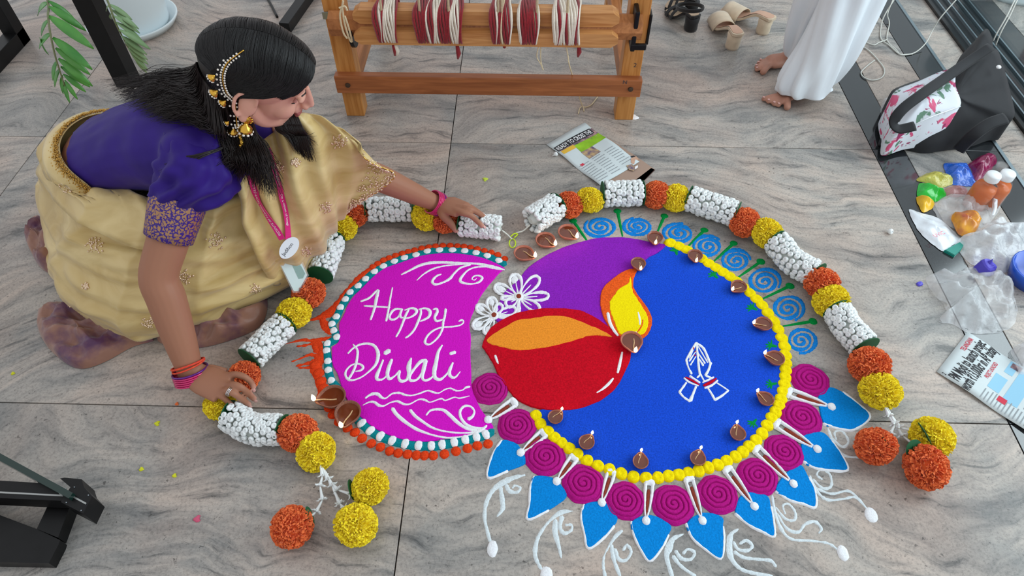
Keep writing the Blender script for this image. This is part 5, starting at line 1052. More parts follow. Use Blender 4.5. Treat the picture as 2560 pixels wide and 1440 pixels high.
def trouser(rings, folds, seed):
    R__ = [[V3((c[0] + a * math.cos(t) * math.cos(rot) - b * math.sin(t) * math.sin(rot), c[1] + a * math.cos(t) * math.sin(rot) + b * math.sin(t) * math.cos(rot), c[2] + tl * math.cos(t) + tl2 * math.sin(t))) for t in np.linspace(0, 2 * PI, 56, endpoint=False)] for c, a, b, rot, tl, tl2 in rings]
    fine_ = [[V3(q) for q in cr([r[k] for r in R__], 6)] for k in range(56)]; rws = [[fine_[k][i] for k in range(56)] for i in range(len(fine_[0]))]
    for i, r in enumerate(rws):
        c = sum(r, V3()) / 56
        for k in range(56):
            a = 2 * PI * k / 56; d = folds * (math.sin(a * 3 + i * .10 + seed) * .6 + abs(math.sin(a * 3.5 - i * .07 + seed * 2)) * .9 - .4 + .35 * math.sin(a * 9 + i * .2) + .9 * mnoise.noise(V3((math.cos(a) * 1.5 + seed, math.sin(a) * 1.5, i * .09)))); r[k] = r[k] + (r[k] - c).normalized() * d
    return loft(rws, False)
tw = merge(trouser([((h1.x - .004, h1.y - .045, .040), .118, .074, .60, .0, -.012), ((h1.x - .004, h1.y - .048, .075), .112, .080, .5, 0, 0), ((h1.x + .025, h1.y - .025, .20), .090, .085, .2, 0, 0), ((kn1.x + .03, kn1.y + .02, .45), .105, .095, 0, 0, 0), ((hip.x, hip.y - .06, .80), .12, .11, 0, 0, 0), ((hip.x, hip.y, 1.0), .15, .14, 0, 0, 0)], .017, 1.),
           trouser([((h2.x + .006, h2.y, .060), .046, .046, .0, .018, 0), ((h2.x + .0, h2.y, .10), .055, .052, 0, .01, 0), ((h2.x + .012, h2.y, .22), .075, .07, 0, 0, 0), ((kn2.x + .0, kn2.y, .45), .095, .09, 0, 0, 0), ((hip.x, hip.y + .06, .80), .12, .11, 0, 0, 0), ((hip.x, hip.y + .02, .99), .13, .12, 0, 0, 0)], .015, 3.))
o = rel(obj('trousers', tw, 'trousers', P2, True)); o.modifiers.new('thickness', 'SOLIDIFY').thickness = .003

# ================================================================== wooden warping loom with yarn
def wood(name, c1, c2, ax):
    m = mat(name, c1, rough=.42, spec=.4); nt = m.node_tree; N = nt.nodes; L = nt.links; b = N['Principled BSDF']
    tc = N.new('ShaderNodeTexCoord'); mp = N.new('ShaderNodeMapping'); mp.inputs['Scale'].default_value = [3 if i == ax else 40 for i in range(3)]; L.new(tc.outputs['Object'], mp.inputs[0])
    n = N.new('ShaderNodeTexNoise'); n.inputs['Scale'].default_value = 1.6; n.inputs['Detail'].default_value = 5; n.inputs['Distortion'].default_value = 1.; L.new(mp.outputs[0], n.inputs['Vector'])
    r = N.new('ShaderNodeValToRGB'); L.new(n.outputs['Fac'], r.inputs[0]); r.color_ramp.elements[0].position = .3; r.color_ramp.elements[1].position = .7; r.color_ramp.elements[0].color = (*lin(c1), 1); r.color_ramp.elements[1].color = (*lin(c2), 1); L.new(r.outputs[0], b.inputs['Base Color'])
wood('wood_post', (176, 112, 52), (212, 150, 84), 2); wood('wood_rail', (140, 80, 46), (178, 108, 64), 0); wood('wood_side', (150, 92, 50), (186, 122, 72), 1); wood('wood_slat', (178, 118, 66), (214, 158, 100), 0)
mat('yarn_red', (142, 18, 32), rough=.8, var=.25, vscale=200, sheen=.3); mat('yarn_white', (232, 222, 206), rough=.8, var=.08, vscale=200, sheen=.3); mat('yarn_cream', (222, 204, 168), rough=.8, var=.1, vscale=200)
mat('steel', (150, 158, 164), rough=.35, metal=.9); mat('black_metal', (12, 12, 13), rough=.38, spec=.35, var=.3, vscale=30); mat('rusty_bolt', (84, 66, 54), rough=.5, metal=.6)
YL = 1.995; loom = thing('wooden_loom', 'wooden loom frame with roller beam carrying red and white yarn hanks', 'loom', (-.1, YL, 0))
def lp(name, d, m, parent=loom): o = obj(name, d, m, parent); o.location = -loom.location if parent is loom else (0, 0, 0); return o
lx0 = at(865, 294, 0).x; lx1 = at(912, 294).x; rx0 = at(1540, 306).x; rx1 = at(1580, 306).x; pw = .064; xl = (lx0 + lx1) / 2; xr = (rx0 + rx1) / 2
zr0 = atY(1220, 226, YL).z; zr1 = atY(1220, 184, YL).z; D = .66
for x in (xl, xr):
    lp('post', box_data((x, YL + .032, .52), (pw, .064, 1.04), bev=.003), 'wood_post'); lp('post', box_data((x, YL + D, .52), (pw, .064, 1.04), bev=.003), 'wood_post')
    lp('side_rail', box_data((x + (.012 if x < 0 else -.012), YL + D / 2, (zr0 + zr1) / 2), (.036, D - .03, zr1 - zr0), bev=.002), 'wood_side'); lp('side_rail', box_data((x, YL + D / 2, .98), (.036, D - .03, .06), bev=.002), 'wood_side')
fr_ = lp('front_rail', box_data(((xl + xr) / 2, YL - .013, (zr0 + zr1) / 2), (xr - xl + pw + .012, .032, zr1 - zr0), bev=.003), 'wood_rail')
lp('rear_rail', box_data(((xl + xr) / 2, YL + D, .86), (xr - xl, .03, .06), bev=.003), 'wood_rail'); lp('top_rail', box_data(((xl + xr) / 2, YL + .03, 1.02), (xr - xl + .1, .05, .05), bev=.003), 'wood_rail')
for x in (xl + .004, xr + .002): lp('bolt', lathe_data([(0, -.002), (.009, 0), (.008, .004), (0, .006)], 12, Matrix.Translation((x, YL - .0295, (zr0 + zr1) / 2)) @ Matrix.Rotation(PI / 2, 4, 'X')), 'rusty_bolt')
YB = YL - .02; zb = atY(1210, 62, YB).z; bx0 = atY(868, 62, YB).x; bx1 = atY(1562, 70, YB).x
lp('beam_core', tube_data([(bx0 - .05, YB, zb), (bx1 + .05, YB, zb)], .040, 8), 'wood_side')
sx0 = atY(893, 60, YB).x; sx1 = atY(1543, 60, YB).x
for dz, dy, s in ((.040, .0, 1), (-.012, -.028, -1), (.0, .052, 0)):
    c = V3(((sx0 + sx1) / 2, YB + dy - .012, zb + dz)); L2 = (sx1 - sx0) / 2; hgt = .022 if s else .028; dp = .026
    V = []
    for y_ in (-dp, dp):
        for x_, z_ in ((-L2, -hgt * .4), (-L2 + .02, -hgt), (L2 - .02, -hgt), (L2, -hgt * .4), (L2, hgt * .4), (L2 - .02, hgt), (-L2 + .02, hgt), (-L2, hgt * .4)): V.append(c + V3((x_, y_, z_)))
    lp('beam_slat', (V, [tuple(range(7, -1, -1))[::-1], tuple(range(8, 16))[::-1]] + [(k, k + 8, (k + 1) % 8 + 8, (k + 1) % 8) for k in range(8)]), 'wood_slat')
lp('bracket', merge(box_data((xl, YL - .002, atY(830, 38, YL).z), (.075, .004, .024), bev=.001), box_data((xl + .036, YL - .02, atY(830, 38, YL).z), (.004, .04, .024))), 'steel')
lp('bracket', merge(box_data((bx1 + .028, YB, zb), (.014, .07, .13), bev=.003), box_data((bx1 + .045, YB - .03, zb - .05), (.05, .012, .02), bev=.003), box_data((xr + .036, YL + .02, zb - .02), (.008, .05, .10), bev=.002)), 'black_metal')
lp('ratchet', lathe_data([(.0, -.006), (.046, -.006), (.046, .006), (0, .006)], 20, Matrix.Translation((bx0 + .015, YB, zb - .03)) @ Matrix.Rotation(PI / 2, 4, 'Y')), 'black_metal')
tz = lambda x, y: atY(x, y, YB - .055)
lp('tie_cord', merge(*[tube_data([tz(*q) for q in cr(p, 5)], .0032, 6) for p in ([(858, 2), (856, 20), (862, 60), (874, 98), (880, 102), (872, 70), (862, 40)], [(856, 14), (850, 40), (858, 80), (868, 96)], [(848, 20), (862, 16), (868, 26)])]), 'yarn_cream')
# pencilled marks on the wood: 2 on the post, N on the rail
Mt = Matrix(((1, 0, 0), (0, 0, -1), (0, 1, 0))).to_4x4()
for ch_, px, py, Yf, sz in (('2', 1583, 168, YL - .0006, .022), ('N', 1556, 210, YL - .0298, .020)):
    Mq = Mt.copy(); Mq.translation = atY(px, py, Yf); lp('pencil_mark', text_data(ch_, sz, Mq), 'print_dark')
# yarn hanks, one thing each
def hank(x0, x1, label, pat, tail=None, ups=()):
    X0 = atY(x0, 60, YB - .04).x; X1 = atY(x1, 60, YB - .04).x; h = thing('yarn_hank', label, 'yarn', ((X0 + X1) / 2, YB, zb - .065), group='yarn hanks on the roller beam')
    n = max(6, int((X1 - X0) / .0058)); ds = {'r': [], 'w': [], 'c': []}
    for lay in range(2):
        for i in range(n):
            c = pat[int(i / n * len(pat))] if random.random() < .85 else random.choice('rw'); x = X0 + (X1 - X0) * (i + .5 * lay) / n; P = []; e = .002 + .0035 * lay
            for a in np.linspace(0, 2 * PI, 22, endpoint=False):
                ca_, sa_ = math.cos(a), math.sin(a); k = (abs(ca_) ** 4 + abs(sa_) ** 4) ** -.25; P.append(V3((x + .004 * math.sin(a * 2 + i), YB - .012 + (.056 + e) * k * ca_, zb + .018 + (.050 + e) * k * sa_)))
            ds[c].append(tube_data(P + [P[0]], .0034, 5, False))
    for c, m, nm in (('r', 'yarn_red', 'red_yarn'), ('w', 'yarn_white', 'white_yarn'), ('c', 'yarn_cream', 'cream_yarn')):
        if ds[c]: o = obj(nm, merge(*ds[c]), m, h, True); o.location = -h.location; o['kind'] = 'stuff'
    if tail:
        tx, ty, ln, cs = tail
        for k, c in enumerate(cs):
            p0 = tz(tx + k * 5 - 4, ty); o = obj('hanging_tail', tube_data([p0, p0 + V3((.002, 0, -ln * .3)), p0 + V3((.004, .004, -ln * .7)), p0 + V3((.001, 0, -ln))], [.003, .006, .008, .003], 8), 'yarn_red' if c == 'r' else 'yarn_white', h, True); o.location = -h.location
    for k, ux in enumerate(ups):
        a = tz(ux, 40); b = V3((a.x + .01 * (k % 2) - .004, YL + .03, 1.0)); o = obj('warp_strand', tube_data([a, a.lerp(b, .5), b], .0042, 6), 'yarn_cream', h, True); o.location = -h.location
hank(942, 996, 'mostly white yarn hank nearest the steel bracket on the loom beam', 'rwwwwwwr', (985, 103, .05, 'rw'), (955,))
hank(1041, 1158, 'broad red and white yarn hank, widest on the loom beam', 'rrrwrwwrrrwwwr', (1145, 104, .06, 'r'), (1050, 1122))
hank(1229, 1279, 'red yarn hank with white streaks, third along the loom beam', 'rrrcrww', (1263, 106, .02, 'rw'), (1246, 1254))
hank(1298, 1346, 'almost fully red yarn hank, fourth along the loom beam', 'wrrrrrrrcr', None, (1342,))
hank(1384, 1450, 'white and red striped yarn hank nearest the black bracket', 'wrwwrcwwrw', (1451, 106, .05, 'r'), (1418,))
def cord(name, label, cat, pts, r, m, mode='z', group=None, base=None):
    P = [at(*q) if mode == 'z' else q for q in cr(pts, 6)]; P = [V3(p) for p in P]; o = obj(name, tube_data(P, r, 6), m, None, True); shift(o, P[-1] if base is None else base); return tag(o, label, cat, group)
cord('loose_thread', 'loose cream thread hanging from striped hank down to the floor', 'thread', [tuple(tz(1412, 95)), tuple(tz(1420, 140)), tuple(tz(1424, 165)), tuple(at(1440, 215, .07)), tuple(at(1455, 262, .004)), tuple(at(1462, 268, .003)), tuple(at(1478, 262, .003)), tuple(at(1494, 242, .003))], .0022, 'yarn_cream', 'w')
cord('loose_thread', 'short curled cream thread end on the floor by the loom', 'thread', [(1446, 284, .003), (1450, 270, .003), (1458, 266, .006), (1460, 278, .003)], .0022, 'yarn_cream')
cord('loose_thread', 'double cream thread hanging from the fourth yarn hank', 'thread', [tuple(tz(1350, 104)), tuple(tz(1342, 140)), tuple(tz(1352, 160)), tuple(tz(1358, 175)), tuple(tz(1352, 150)), tuple(tz(1352, 108))], .0018, 'yarn_cream', 'w')

# ================================================================== footwear
mat('suede_beige', (206, 186, 160), rough=.75, var=.06, vscale=40, sheen=.3); mat('insole_pink', (204, 164, 140), rough=.6, var=.05, vscale=30); mat('suede_black', (22, 21, 23), rough=.7, sheen=.2); mat('insole_tan', (206, 180, 152), rough=.6)
def sole(L, w0, hh, th, z_add=0., inset=0.):
    V = []; Fc = []; n = 28
    for i in range(n + 1):
        u = i / n; z = .010 + hh * (1 / (1 + math.exp(-(u - .56) * 14))); wd = (w0 * (.55 + .45 * math.sin(PI * min(1, u * 1.25 + .12)) ** .6 - .16 * math.exp(-((u - .58) / .16) ** 2))) * (1 if 0 < i < n else .55) - inset
        for s, dz in ((-1, 0), (1, 0), (1, th), (-1, th)): V.append(V3((u * L, s * wd / 2, z + dz + z_add)))
    for i in range(n):
        for k in range(4): Fc.append((i * 4 + k, i * 4 + (k + 1) % 4, (i + 1) * 4 + (k + 1) % 4, (i + 1) * 4 + k)[::-1])
    Fc += [(0, 1, 2, 3), (n * 4 + 3, n * 4 + 2, n * 4 + 1, n * 4)]; return V, Fc
def shoe(name, label, toe, heel, m, mi, hh, strap, L=None, flip=1):
    a = at(*toe); b = at(*heel, hh); d = V3((b.x - a.x, b.y - a.y, 0)); L = d.length; o = thing(name, label, 'shoe', (a.x, a.y, 0), math.atan2(d.y, d.x))
    obj('sole', sole(L, .085, hh, .010), m, o); obj('insole', sole(L * .97, .085, hh, .0015, .0102, .008), mi, o)
    obj('heel_block', lathe_data([(.026, 0), (.028, .01), (.027, hh * .6), (.030, hh + .006)], 16, Matrix.Translation((L * .86, 0, 0))), m, o, True)
    def band(u0, u1, hgt, wd, tl=0.):
        rings_ = []
        for u in np.linspace(u0, u1, 7): rings_.append([V3((L * u + tl * math.sin(t), -math.cos(t) * wd / 2, .012 + max(0, math.sin(t)) * hgt)) for t in np.linspace(0, PI, 13)])
        V = [p for r in rings_ for p in r]; Fc = [(i * 13 + k, i * 13 + k + 1, (i + 1) * 13 + k + 1, (i + 1) * 13 + k) for i in range(6) for k in range(12)]; return V, Fc
    if strap == 'mule': s_ = obj('upper', band(.08, .42, .040, .092), m, o, True); s_.modifiers.new('t', 'SOLIDIFY').thickness = .003
    else:
        s_ = obj('toe_strap', band(.14, .24, .032, .090), m, o, True); s_.modifiers.new('t', 'SOLIDIFY').thickness = .003
        s_ = obj('toe_strap', band(.34, .42, .040, .090), m, o, True); s_.modifiers.new('t', 'SOLIDIFY').thickness = .003
        P = [(L * .80 + .065 * math.cos(t) - .02, .045 * math.sin(t), hh + .03 + .018 * math.cos(t)) for t in np.linspace(0, 2 * PI, 28)]; obj('ankle_strap', tube_data(P, .0035, 6, False, flat=(2.4, .8), up=(0, 0, 1)), m, o, True)
    return o
shoe('mule_shoe', 'beige block heeled mule lying farther back beside the white trousers', (1808, 30), (1932, 58), 'suede_beige', 'insole_pink', .055, 'mule')
shoe('mule_shoe', 'beige block heeled mule in front, heel toward the viewer', (1790, 52), (1845, 98), 'suede_beige', 'insole_pink', .055, 'mule')
shoe('strappy_sandal', 'black strappy sandal at the back next to the loom', (1664, 20), (1742, 8), 'suede_black', 'insole_tan', .05, 'sandal')
shoe('strappy_sandal', 'black strappy sandal in front with block heel facing the viewer', (1676, 32), (1740, 52), 'suede_black', 'insole_tan', .05, 'sandal')

# ================================================================== potted palm, table frames
mat('pot_white', (232, 244, 248), rough=.35, coat=.2); mat('saucer_stain', (200, 160, 110), rough=.6); mat('leaf_green', (58, 128, 52), rough=.4, rgb2=(92, 158, 70), vscale=14, coat=.15); mat('leaf_pale', (118, 150, 104), rough=.55, rgb2=(138, 166, 122), vscale=14); mat('rachis', (120, 128, 92), rough=.6); mat('soil', (60, 46, 36), rough=.95)
pc = at(338, 62); pot = thing('potted_palm', 'white round planter on saucer holding a palm with drooping fronds', 'plant', (pc.x, pc.y, 0))
def pp(name, d, m, s=True, parent=pot): o = obj(name, d, m, parent, s); return o
pp('saucer', lathe_data([(.0, 0), (.155, 0), (.172, .035), (.178, .036), (.178, .030), (.16, .004), (0, .006)], 40), 'pot_white'); pp('pot', lathe_data([(0, .006), (.135, .006), (.140, .02), (.155, .2), (.168, .40), (.174, .41), (.168, .405), (.155, .36), (0, .36)], 40), 'pot_white'); pp('soil', lathe_data([(0, .365), (.156, .362)], 30), 'soil')
def leaf_data(p, d, L, w, n):
    d = V3(d).normalized(); s = d.cross(n).normalized(); n = s.cross(d); V = []; Fc = []
    for i in range(8):
        u = i / 7; ww = w * math.sin(PI * (u * .93 + .05)) ** .8 * .5; c = V3(p) + d * L * u - n * L * .12 * u * u - V3((0, 0, 1)) * L * .1 * u * u; V += [c - s * ww + n * ww * .25, c, c + s * ww + n * ww * .25]
    for i in range(7): Fc += [(i * 3, i * 3 + 1, i * 3 + 4, i * 3 + 3), (i * 3 + 1, i * 3 + 2, i * 3 + 5, i * 3 + 4)]
    return V, Fc
def frond(rpx, leaves, m, w):
    P = [at(*q) for q in rpx]; crown = V3((pc.x, pc.y, .42)); top = P[0] + (P[0] - P[1]).normalized() * .10 + V3((0, 0, .06)); C = cr([crown, crown.lerp(top, .55) + V3((0, 0, .16)), top] + P, 8)
    f = pp('frond', tube_data([V3(c) - pot.location for c in C], [.0038 - .002 * i / len(C) for i in range(len(C))], 6), 'rachis')
    for (bx, by, bz), (tx, ty, tzz) in leaves:
        a = at(bx, by, bz); b = at(tx, ty, tzz); d = b - a; o = obj('leaflet', leaf_data(a - pot.location, d, d.length, w * d.length, V3((0, -.55, .85))), m, f, True); o.modifiers.new('t', 'SOLIDIFY').thickness = .0008
frond([(119, 0, .52), (120, 40, .49), (126, 85, .45), (138, 140, .39), (152, 185, .33), (162, 215, .29)],
      [((121, 2, .52), (186, 44, .47)), ((122, 16, .51), (211, 68, .45)), ((122, 40, .49), (224, 108, .43)), ((132, 94, .44), (221, 162, .38)), ((139, 120, .41), (219, 178, .35)), ((146, 146, .38), (226, 208, .31)), ((152, 166, .35), (222, 212, .29)), ((158, 185, .33), (212, 226, .28)), ((162, 200, .31), (190, 246, .26)), ((160, 205, .30), (168, 254, .25)), ((156, 188, .32), (150, 232, .27)), ((150, 172, .34), (126, 212, .29)), ((143, 152, .37), (122, 196, .32)), ((120, 8, .51), (78, 26, .47)), ((121, 50, .48), (92, 82, .44)), ((128, 84, .45), (84, 112, .41)), ((100, 95, .43), (110, 132, .37))], 'leaf_green', .24)
frond([(268, 0, .56), (276, 20, .54), (288, 55, .50), (306, 92, .45), (328, 132, .40), (346, 160, .36)],
      [((272, 10, .55), (332, 44, .50)), ((279, 24, .53), (346, 66, .48)), ((285, 40, .52), (352, 76, .46)), ((291, 56, .50), (356, 94, .44)), ((298, 74, .48), (376, 116, .42)), ((304, 90, .46), (368, 132, .40)), ((312, 104, .44), (370, 146, .38)), ((320, 120, .42), (372, 158, .36)), ((328, 134, .40), (370, 174, .34)), ((338, 148, .38), (366, 182, .33)), ((274, 14, .54), (258, 22, .52)), ((280, 30, .53), (268, 38, .50))], 'leaf_pale', .20)
# black metal table frames
def bars(name, label, lst, cat='table leg'):
    o = thing(name, label, cat, (lst[0][0][0], lst[0][0][1], 0))
    for a, b, w_ in lst: q = obj('steel_tube', bar_data(V3(a) - o.location, V3(b) - o.location, w_, w_, up=(0, 1, 0) if abs((V3(b) - V3(a)).normalized().z) > .9 else (0, 0, 1)), 'black_metal', o)
    return o
c0 = at(52, 108); bars('table_frame', 'black steel table frame at the far left edge with floor runner', [((c0.x, c0.y, 0), (c0.x, c0.y, .8), .055), ((c0.x, c0.y + .026, .028), (c0.x, c0.y - .9, .028), .055), ((c0.x, c0.y - .88, 0), (c0.x, c0.y - .88, .8), .055)])
c1 = at(322, 206); bars('table_frame', 'black square steel post standing between the palm fronds', [((c1.x, c1.y, 0), (c1.x, c1.y, .8), .066)])
a = at(712, 70, .02); b = at(790, -40, .02); bars('easel_foot', 'black steel bar on the floor behind the woman, next to the loom', [((a.x, a.y, .02), (b.x, b.y, .02), .042)])
cord('black_rod', 'thin black rod on the floor behind the woman, left of the steel bar', 'rod', [(668, -6, .006), (680, 16, .006), (693, 42, .006)], .0055, 'black_metal')
# rack foot in the near left corner
mat('glass_edge', (18, 44, 38), rough=.12, spec=.7); mat('bright_edge', (170, 172, 170), rough=.3, metal=.8)
rk = thing('rack_foot', 'black steel rack foot with glass shelf edge in the lower left corner', 'rack', at(130, 1380))
def prism(P, z1, z0): 
    T = [at(x, y, z1) for x, y in P]; n = len(T); V = T + [V3((p.x, p.y, z0)) for p in T]
    if area2(T) < 0: V = T[::-1] + [V3((p.x, p.y, z0)) for p in T[::-1]]
    return V, [tuple(range(n)), tuple(range(2 * n - 1, n - 1, -1))] + [(k, k + n, (k + 1) % n + n, (k + 1) % n) for k in range(n)]
for nm_, P, z1, z0, m in (('floor_arm', [(-420, 1130), (96, 1324), (150, 1350), (146, 1362), (122, 1408), (-420, 1396)], .030, .0, 'black_metal'), ('upright', [(92, 1322), (126, 1250), (176, 1262), (145, 1344)], .034, .0, 'black_metal'),
                          ('cross_bar', [(-420, 1176), (110, 1208), (165, 1238), (160, 1252), (110, 1250), (-420, 1226)], .085, .045, 'black_metal'), ('corner_block', [(152, 1255), (176, 1218), (150, 1196), (162, 1194), (204, 1198), (210, 1218), (230, 1240), (208, 1284)], .092, .034, 'black_metal'),
                          ('glass_shelf', [(-420, 904), (182, 1232), (172, 1246), (-420, 924)], .104, .088, 'glass_edge'), ('bright_edge', [(-420, 1206), (158, 1237), (158, 1241), (-420, 1211)], .0864, .085, 'bright_edge'), ('bright_edge', [(177, 1236), (216, 1257), (214, 1261), (175, 1240)], .0935, .092, 'bright_edge')):
    rel(obj(nm_, prism(P, z1, z0), m, rk))
for x, y in ((164, 1222), (186, 1218), (221, 1238), (166, 1256), (203, 1276)): rel(obj('rivet', sphere_data(at(x, y, .0925), .0016, 8, 6), 'steel', rk, True))
# ================================================================== sliding door track and glass on the right
mat('track_black', (16, 17, 19), rough=.2, spec=.6); 
def glass_mat():
    m = bpy.data.materials.new('pane_glass'); m.use_nodes = True; nt = m.node_tree; N = nt.nodes; L = nt.links; N.remove(N['Principled BSDF']); t = N.new('ShaderNodeBsdfTransparent'); t.inputs[0].default_value = (.86, .91, .92, 1); g = N.new('ShaderNodeBsdfGlossy'); g.inputs['Roughness'].default_value = .02
    lw = N.new('ShaderNodeLayerWeight'); pw_ = N.new('ShaderNodeMath'); pw_.operation = 'POWER'; pw_.inputs[1].default_value = 4.; L.new(lw.outputs['Facing'], pw_.inputs[0]); f = N.new('ShaderNodeMath'); f.operation = 'MULTIPLY_ADD'; f.inputs[1].default_value = .5; f.inputs[2].default_value = .04; L.new(pw_.outputs[0], f.inputs[0]); mx = N.new('ShaderNodeMixShader'); L.new(f.outputs[0], mx.inputs[0]); L.new(t.outputs[0], mx.inputs[1]); L.new(g.outputs[0], mx.inputs[2]); L.new(mx.outputs[0], N['Material Output'].inputs[0]); MATS['pane_glass'] = m
glass_mat()
st = obj('trim_1', box_data((CX1 + .004, 1.9, .001), (.012, 6., .004)), 'aluminium'); tag(st, 'thin aluminium strip set beside the black floor band', 'trim', kind='structure')
TX = at(2392, 110).x
tr = obj('trim_2', box_data((TX + .09, 1.9, .006), (.18, 6., .012)), 'track_black'); tag(tr, 'black sliding door track along the glass wall', 'door track', kind='structure')
for k, dx in enumerate((.03, .075, .12, .165)): o = obj('rail', box_data((TX + dx, 1.9, .017), (.006, 6., .010)), 'aluminium', tr)
win = obj('window_1', box_data((TX + .10, 1.9, 1.2), (.008, 6., 2.36)), 'pane_glass'); tag(win, 'tall clear glass pane standing in the black door track', 'window', kind='structure')
p2c = at(2392, 8); pl = thing('planter', 'pale blue white round planter standing beyond the glass pane', 'planter', (TX + .42, p2c.y + .12, 0)); obj('pot', lathe_data([(0, 0), (.14, 0), (.15, .02), (.18, .4), (.185, .41), (.17, .40), (0, .38)], 36), 'pot_white', pl, True)
mat('red_wall', (132, 66, 68), rough=.7); wr = obj('wall_right', box_data((TX + 1.55, 3.0, .5), (.1, 3.0, 1.0)), 'red_wall'); tag(wr, 'dull red low wall beyond the glass pane', 'wall', kind='structure')
# ================================================================== newspapers
mat('newsprint', (206, 216, 218), rough=.85, var=.03, vscale=12); mat('news_black', (44, 44, 48), rough=.85); mat('news_grey', (150, 156, 160), rough=.85); mat('news_yellow', (226, 182, 66), rough=.85); mat('news_green', (142, 190, 40), rough=.85, var=.2, vscale=30); mat('news_blue', (150, 200, 226), rough=.85); mat('news_red', (206, 60, 80), rough=.85); mat('news_violet', (84, 74, 120), rough=.85, rgb2=(200, 170, 120), vscale=60); mat('news_brown', (168, 142, 126), rough=.85); mat('news_umber', (92, 66, 60), rough=.85); mat('news_crowd', (70, 66, 84), rough=.85, rgb2=(190, 150, 150), vscale=70)
class Sheet:
    def __init__(s, name, label, o, ux, vx, nu, nv, curl):
        s.o = at(*o); s.u = at(*ux) - s.o; s.v = at(*vx) - s.o; s.t = thing(name, label, 'newspaper', s.o); s.curl = curl
        V = [s.p(i / nu, j / nv) for j in range(nv + 1) for i in range(nu + 1)]; Fc = [(j * (nu + 1) + i, j * (nu + 1) + i + 1, (j + 1) * (nu + 1) + i + 1, (j + 1) * (nu + 1) + i) for j in range(nv) for i in range(nu)]
        q = obj('page', (V, Fc), 'newsprint', s.t, True); q.modifiers.new('t', 'SOLIDIFY').thickness = -.0008
    def p(s, a, b, up=0.): q = s.u * a + s.v * b; return V3((q.x, q.y, .0015 + s.curl(a, b) + up))
    def quad(s, name, a0, b0, a1, b1, m, up=.0004, n=6):
        V = [s.p(a0 + (a1 - a0) * i / n, b0 + (b1 - b0) * j / n, up) for j in range(n + 1) for i in range(n + 1)]; Fc = [(j * (n + 1) + i, j * (n + 1) + i + 1, (j + 1) * (n + 1) + i + 1, (j + 1) * (n + 1) + i) for j in range(n) for i in range(n)]; return obj(name, (V, Fc), m, s.t)
    def text(s, txt, a, b, size, m, up=.0008, wid=None):
        V, Fc = text_data(txt, 1., Matrix.Identity(4), bold=.015); mx = max(v.x for v in V); wd = wid or mx * size; out = [s.p(a + v.x / mx * wd, b - v.y * size, up) for v in V]; o = obj('lettering', (out, Fc), m, s.t)
        if (out[Fc[0][1]] - out[Fc[0][0]]).cross(out[Fc[0][2]] - out[Fc[0][0]]).z < 0: o.data.flip_normals()
        return o
N1 = Sheet('newspaper', 'newspaper page with sports photo headlined READY TO CROSS THE', (1366, 362), (1462, 310), (1500, 467), 12, 16, lambda a, b: .006 * math.sin(b * 5 + a * 2) ** 2 + .004 * a * b)
N1.quad('photo', .06, .13, 1.0, .30, 'news_crowd'); N1.quad('photo', .36, .26, 1.0, .40, 'news_green', .0006); N1.quad('photo', .05, .24, .36, .305, 'news_yellow', .0006); N1.quad('photo', .35, .40, .64, .56, 'news_violet', .0006); N1.quad('photo', .10, .56, .18, .60, 'news_red', .0006)
N1.quad('photo', .02, .12, .95, .225, 'news_black', .0006); N1.text('READY TO CROSS THE', .04, .21, .10, 'print_white', .0011, .88)
for k in range(26):
    a0 = (.05, .37, .70)[k % 3]; b0 = .58 + (k // 3) * .044
    if b0 < .95: N1.quad('text_line', a0, b0, a0 + random.uniform(.2, .28), b0 + .010, 'news_grey', .0005, 2)
N1b = Sheet('newspaper', 'brown advertisement page with figure in violet, lying under the sports page', (1500, 330), (1560, 362), (1590, 474), 6, 10, lambda a, b: .0002)
N1b.o = at(1520, 395); bpage = N1b.t; 
for ch in list(bpage.children): bpage_page = ch
V = [at(x, y, .001) - bpage.location for x, y in [(1470, 350), (1520, 345), (1586, 388), (1637, 424), (1596, 466), (1520, 470)]]; bpage_page.data.clear_geometry(); bpage_page.data.from_pydata([tuple(v) for v in V], [], [tuple(range(5, -1, -1))]); bpage_page.data.materials.clear(); bpage_page.data.materials.append(MATS['news_brown'])
def flatpoly(name, P, z, m, par): return obj(name, slab_data([at(x, y, z) - par.location for x, y in P], z, .0004, .0002), m, par)
flatpoly('dark_band', [(1578, 458), (1628, 420), (1638, 425), (1600, 462), (1584, 466)], .0014, 'news_umber', bpage); flatpoly('figure_face', [(1577, 396), (1590, 390), (1596, 398), (1588, 412), (1578, 408)], .0058, 'insole_pink', bpage); flatpoly('figure_dress', [(1566, 414), (1580, 410), (1590, 420), (1584, 428), (1572, 424)], .0058, 'news_violet', bpage); flatpoly('figure_hair', [(1576, 391), (1584, 389), (1590, 391), (1580, 394)], .0059, 'news_black', bpage); flatpoly('bright_spot', [(1587, 417), (1594, 413), (1595, 418), (1588, 424)], .0062, 'print_white', bpage)
N2 = Sheet('newspaper', 'newspaper page headlined PM Modi to launch projects, by the plastic bags', (2340, 931), (2416, 833), (2640, 1132), 8, 16, lambda a, b: .004 * math.sin(b * 6 + a) ** 2 + .002)
N2.text('PM Modi to launch projec', .05, .175, .135, 'news_black', .0008, .93); N2.text('worth \u20b913,000cr in AP today', .0, .275, .135, 'news_black', .0008, 1.0); N2.text('TELANGANA', .62, .075, .06, 'news_red', .0008, .30); N2.text('2', .03, .07, .05, 'news_black'); N2.text('PROJECT LAUNCHED', .42, .335, .05, 'news_red', .0008, .36)
N2.quad('photo', .30, .36, .62, .46, 'news_blue'); N2.quad('photo', .72, .40, .98, .47, 'news_blue'); N2.quad('photo', .25, .50, .9, .62, 'news_blue'); N2.quad('photo', .86, .42, .96, .50, 'news_crowd', .0008); N2.quad('photo', .18, .47, .28, .54, 'news_red', .0006)
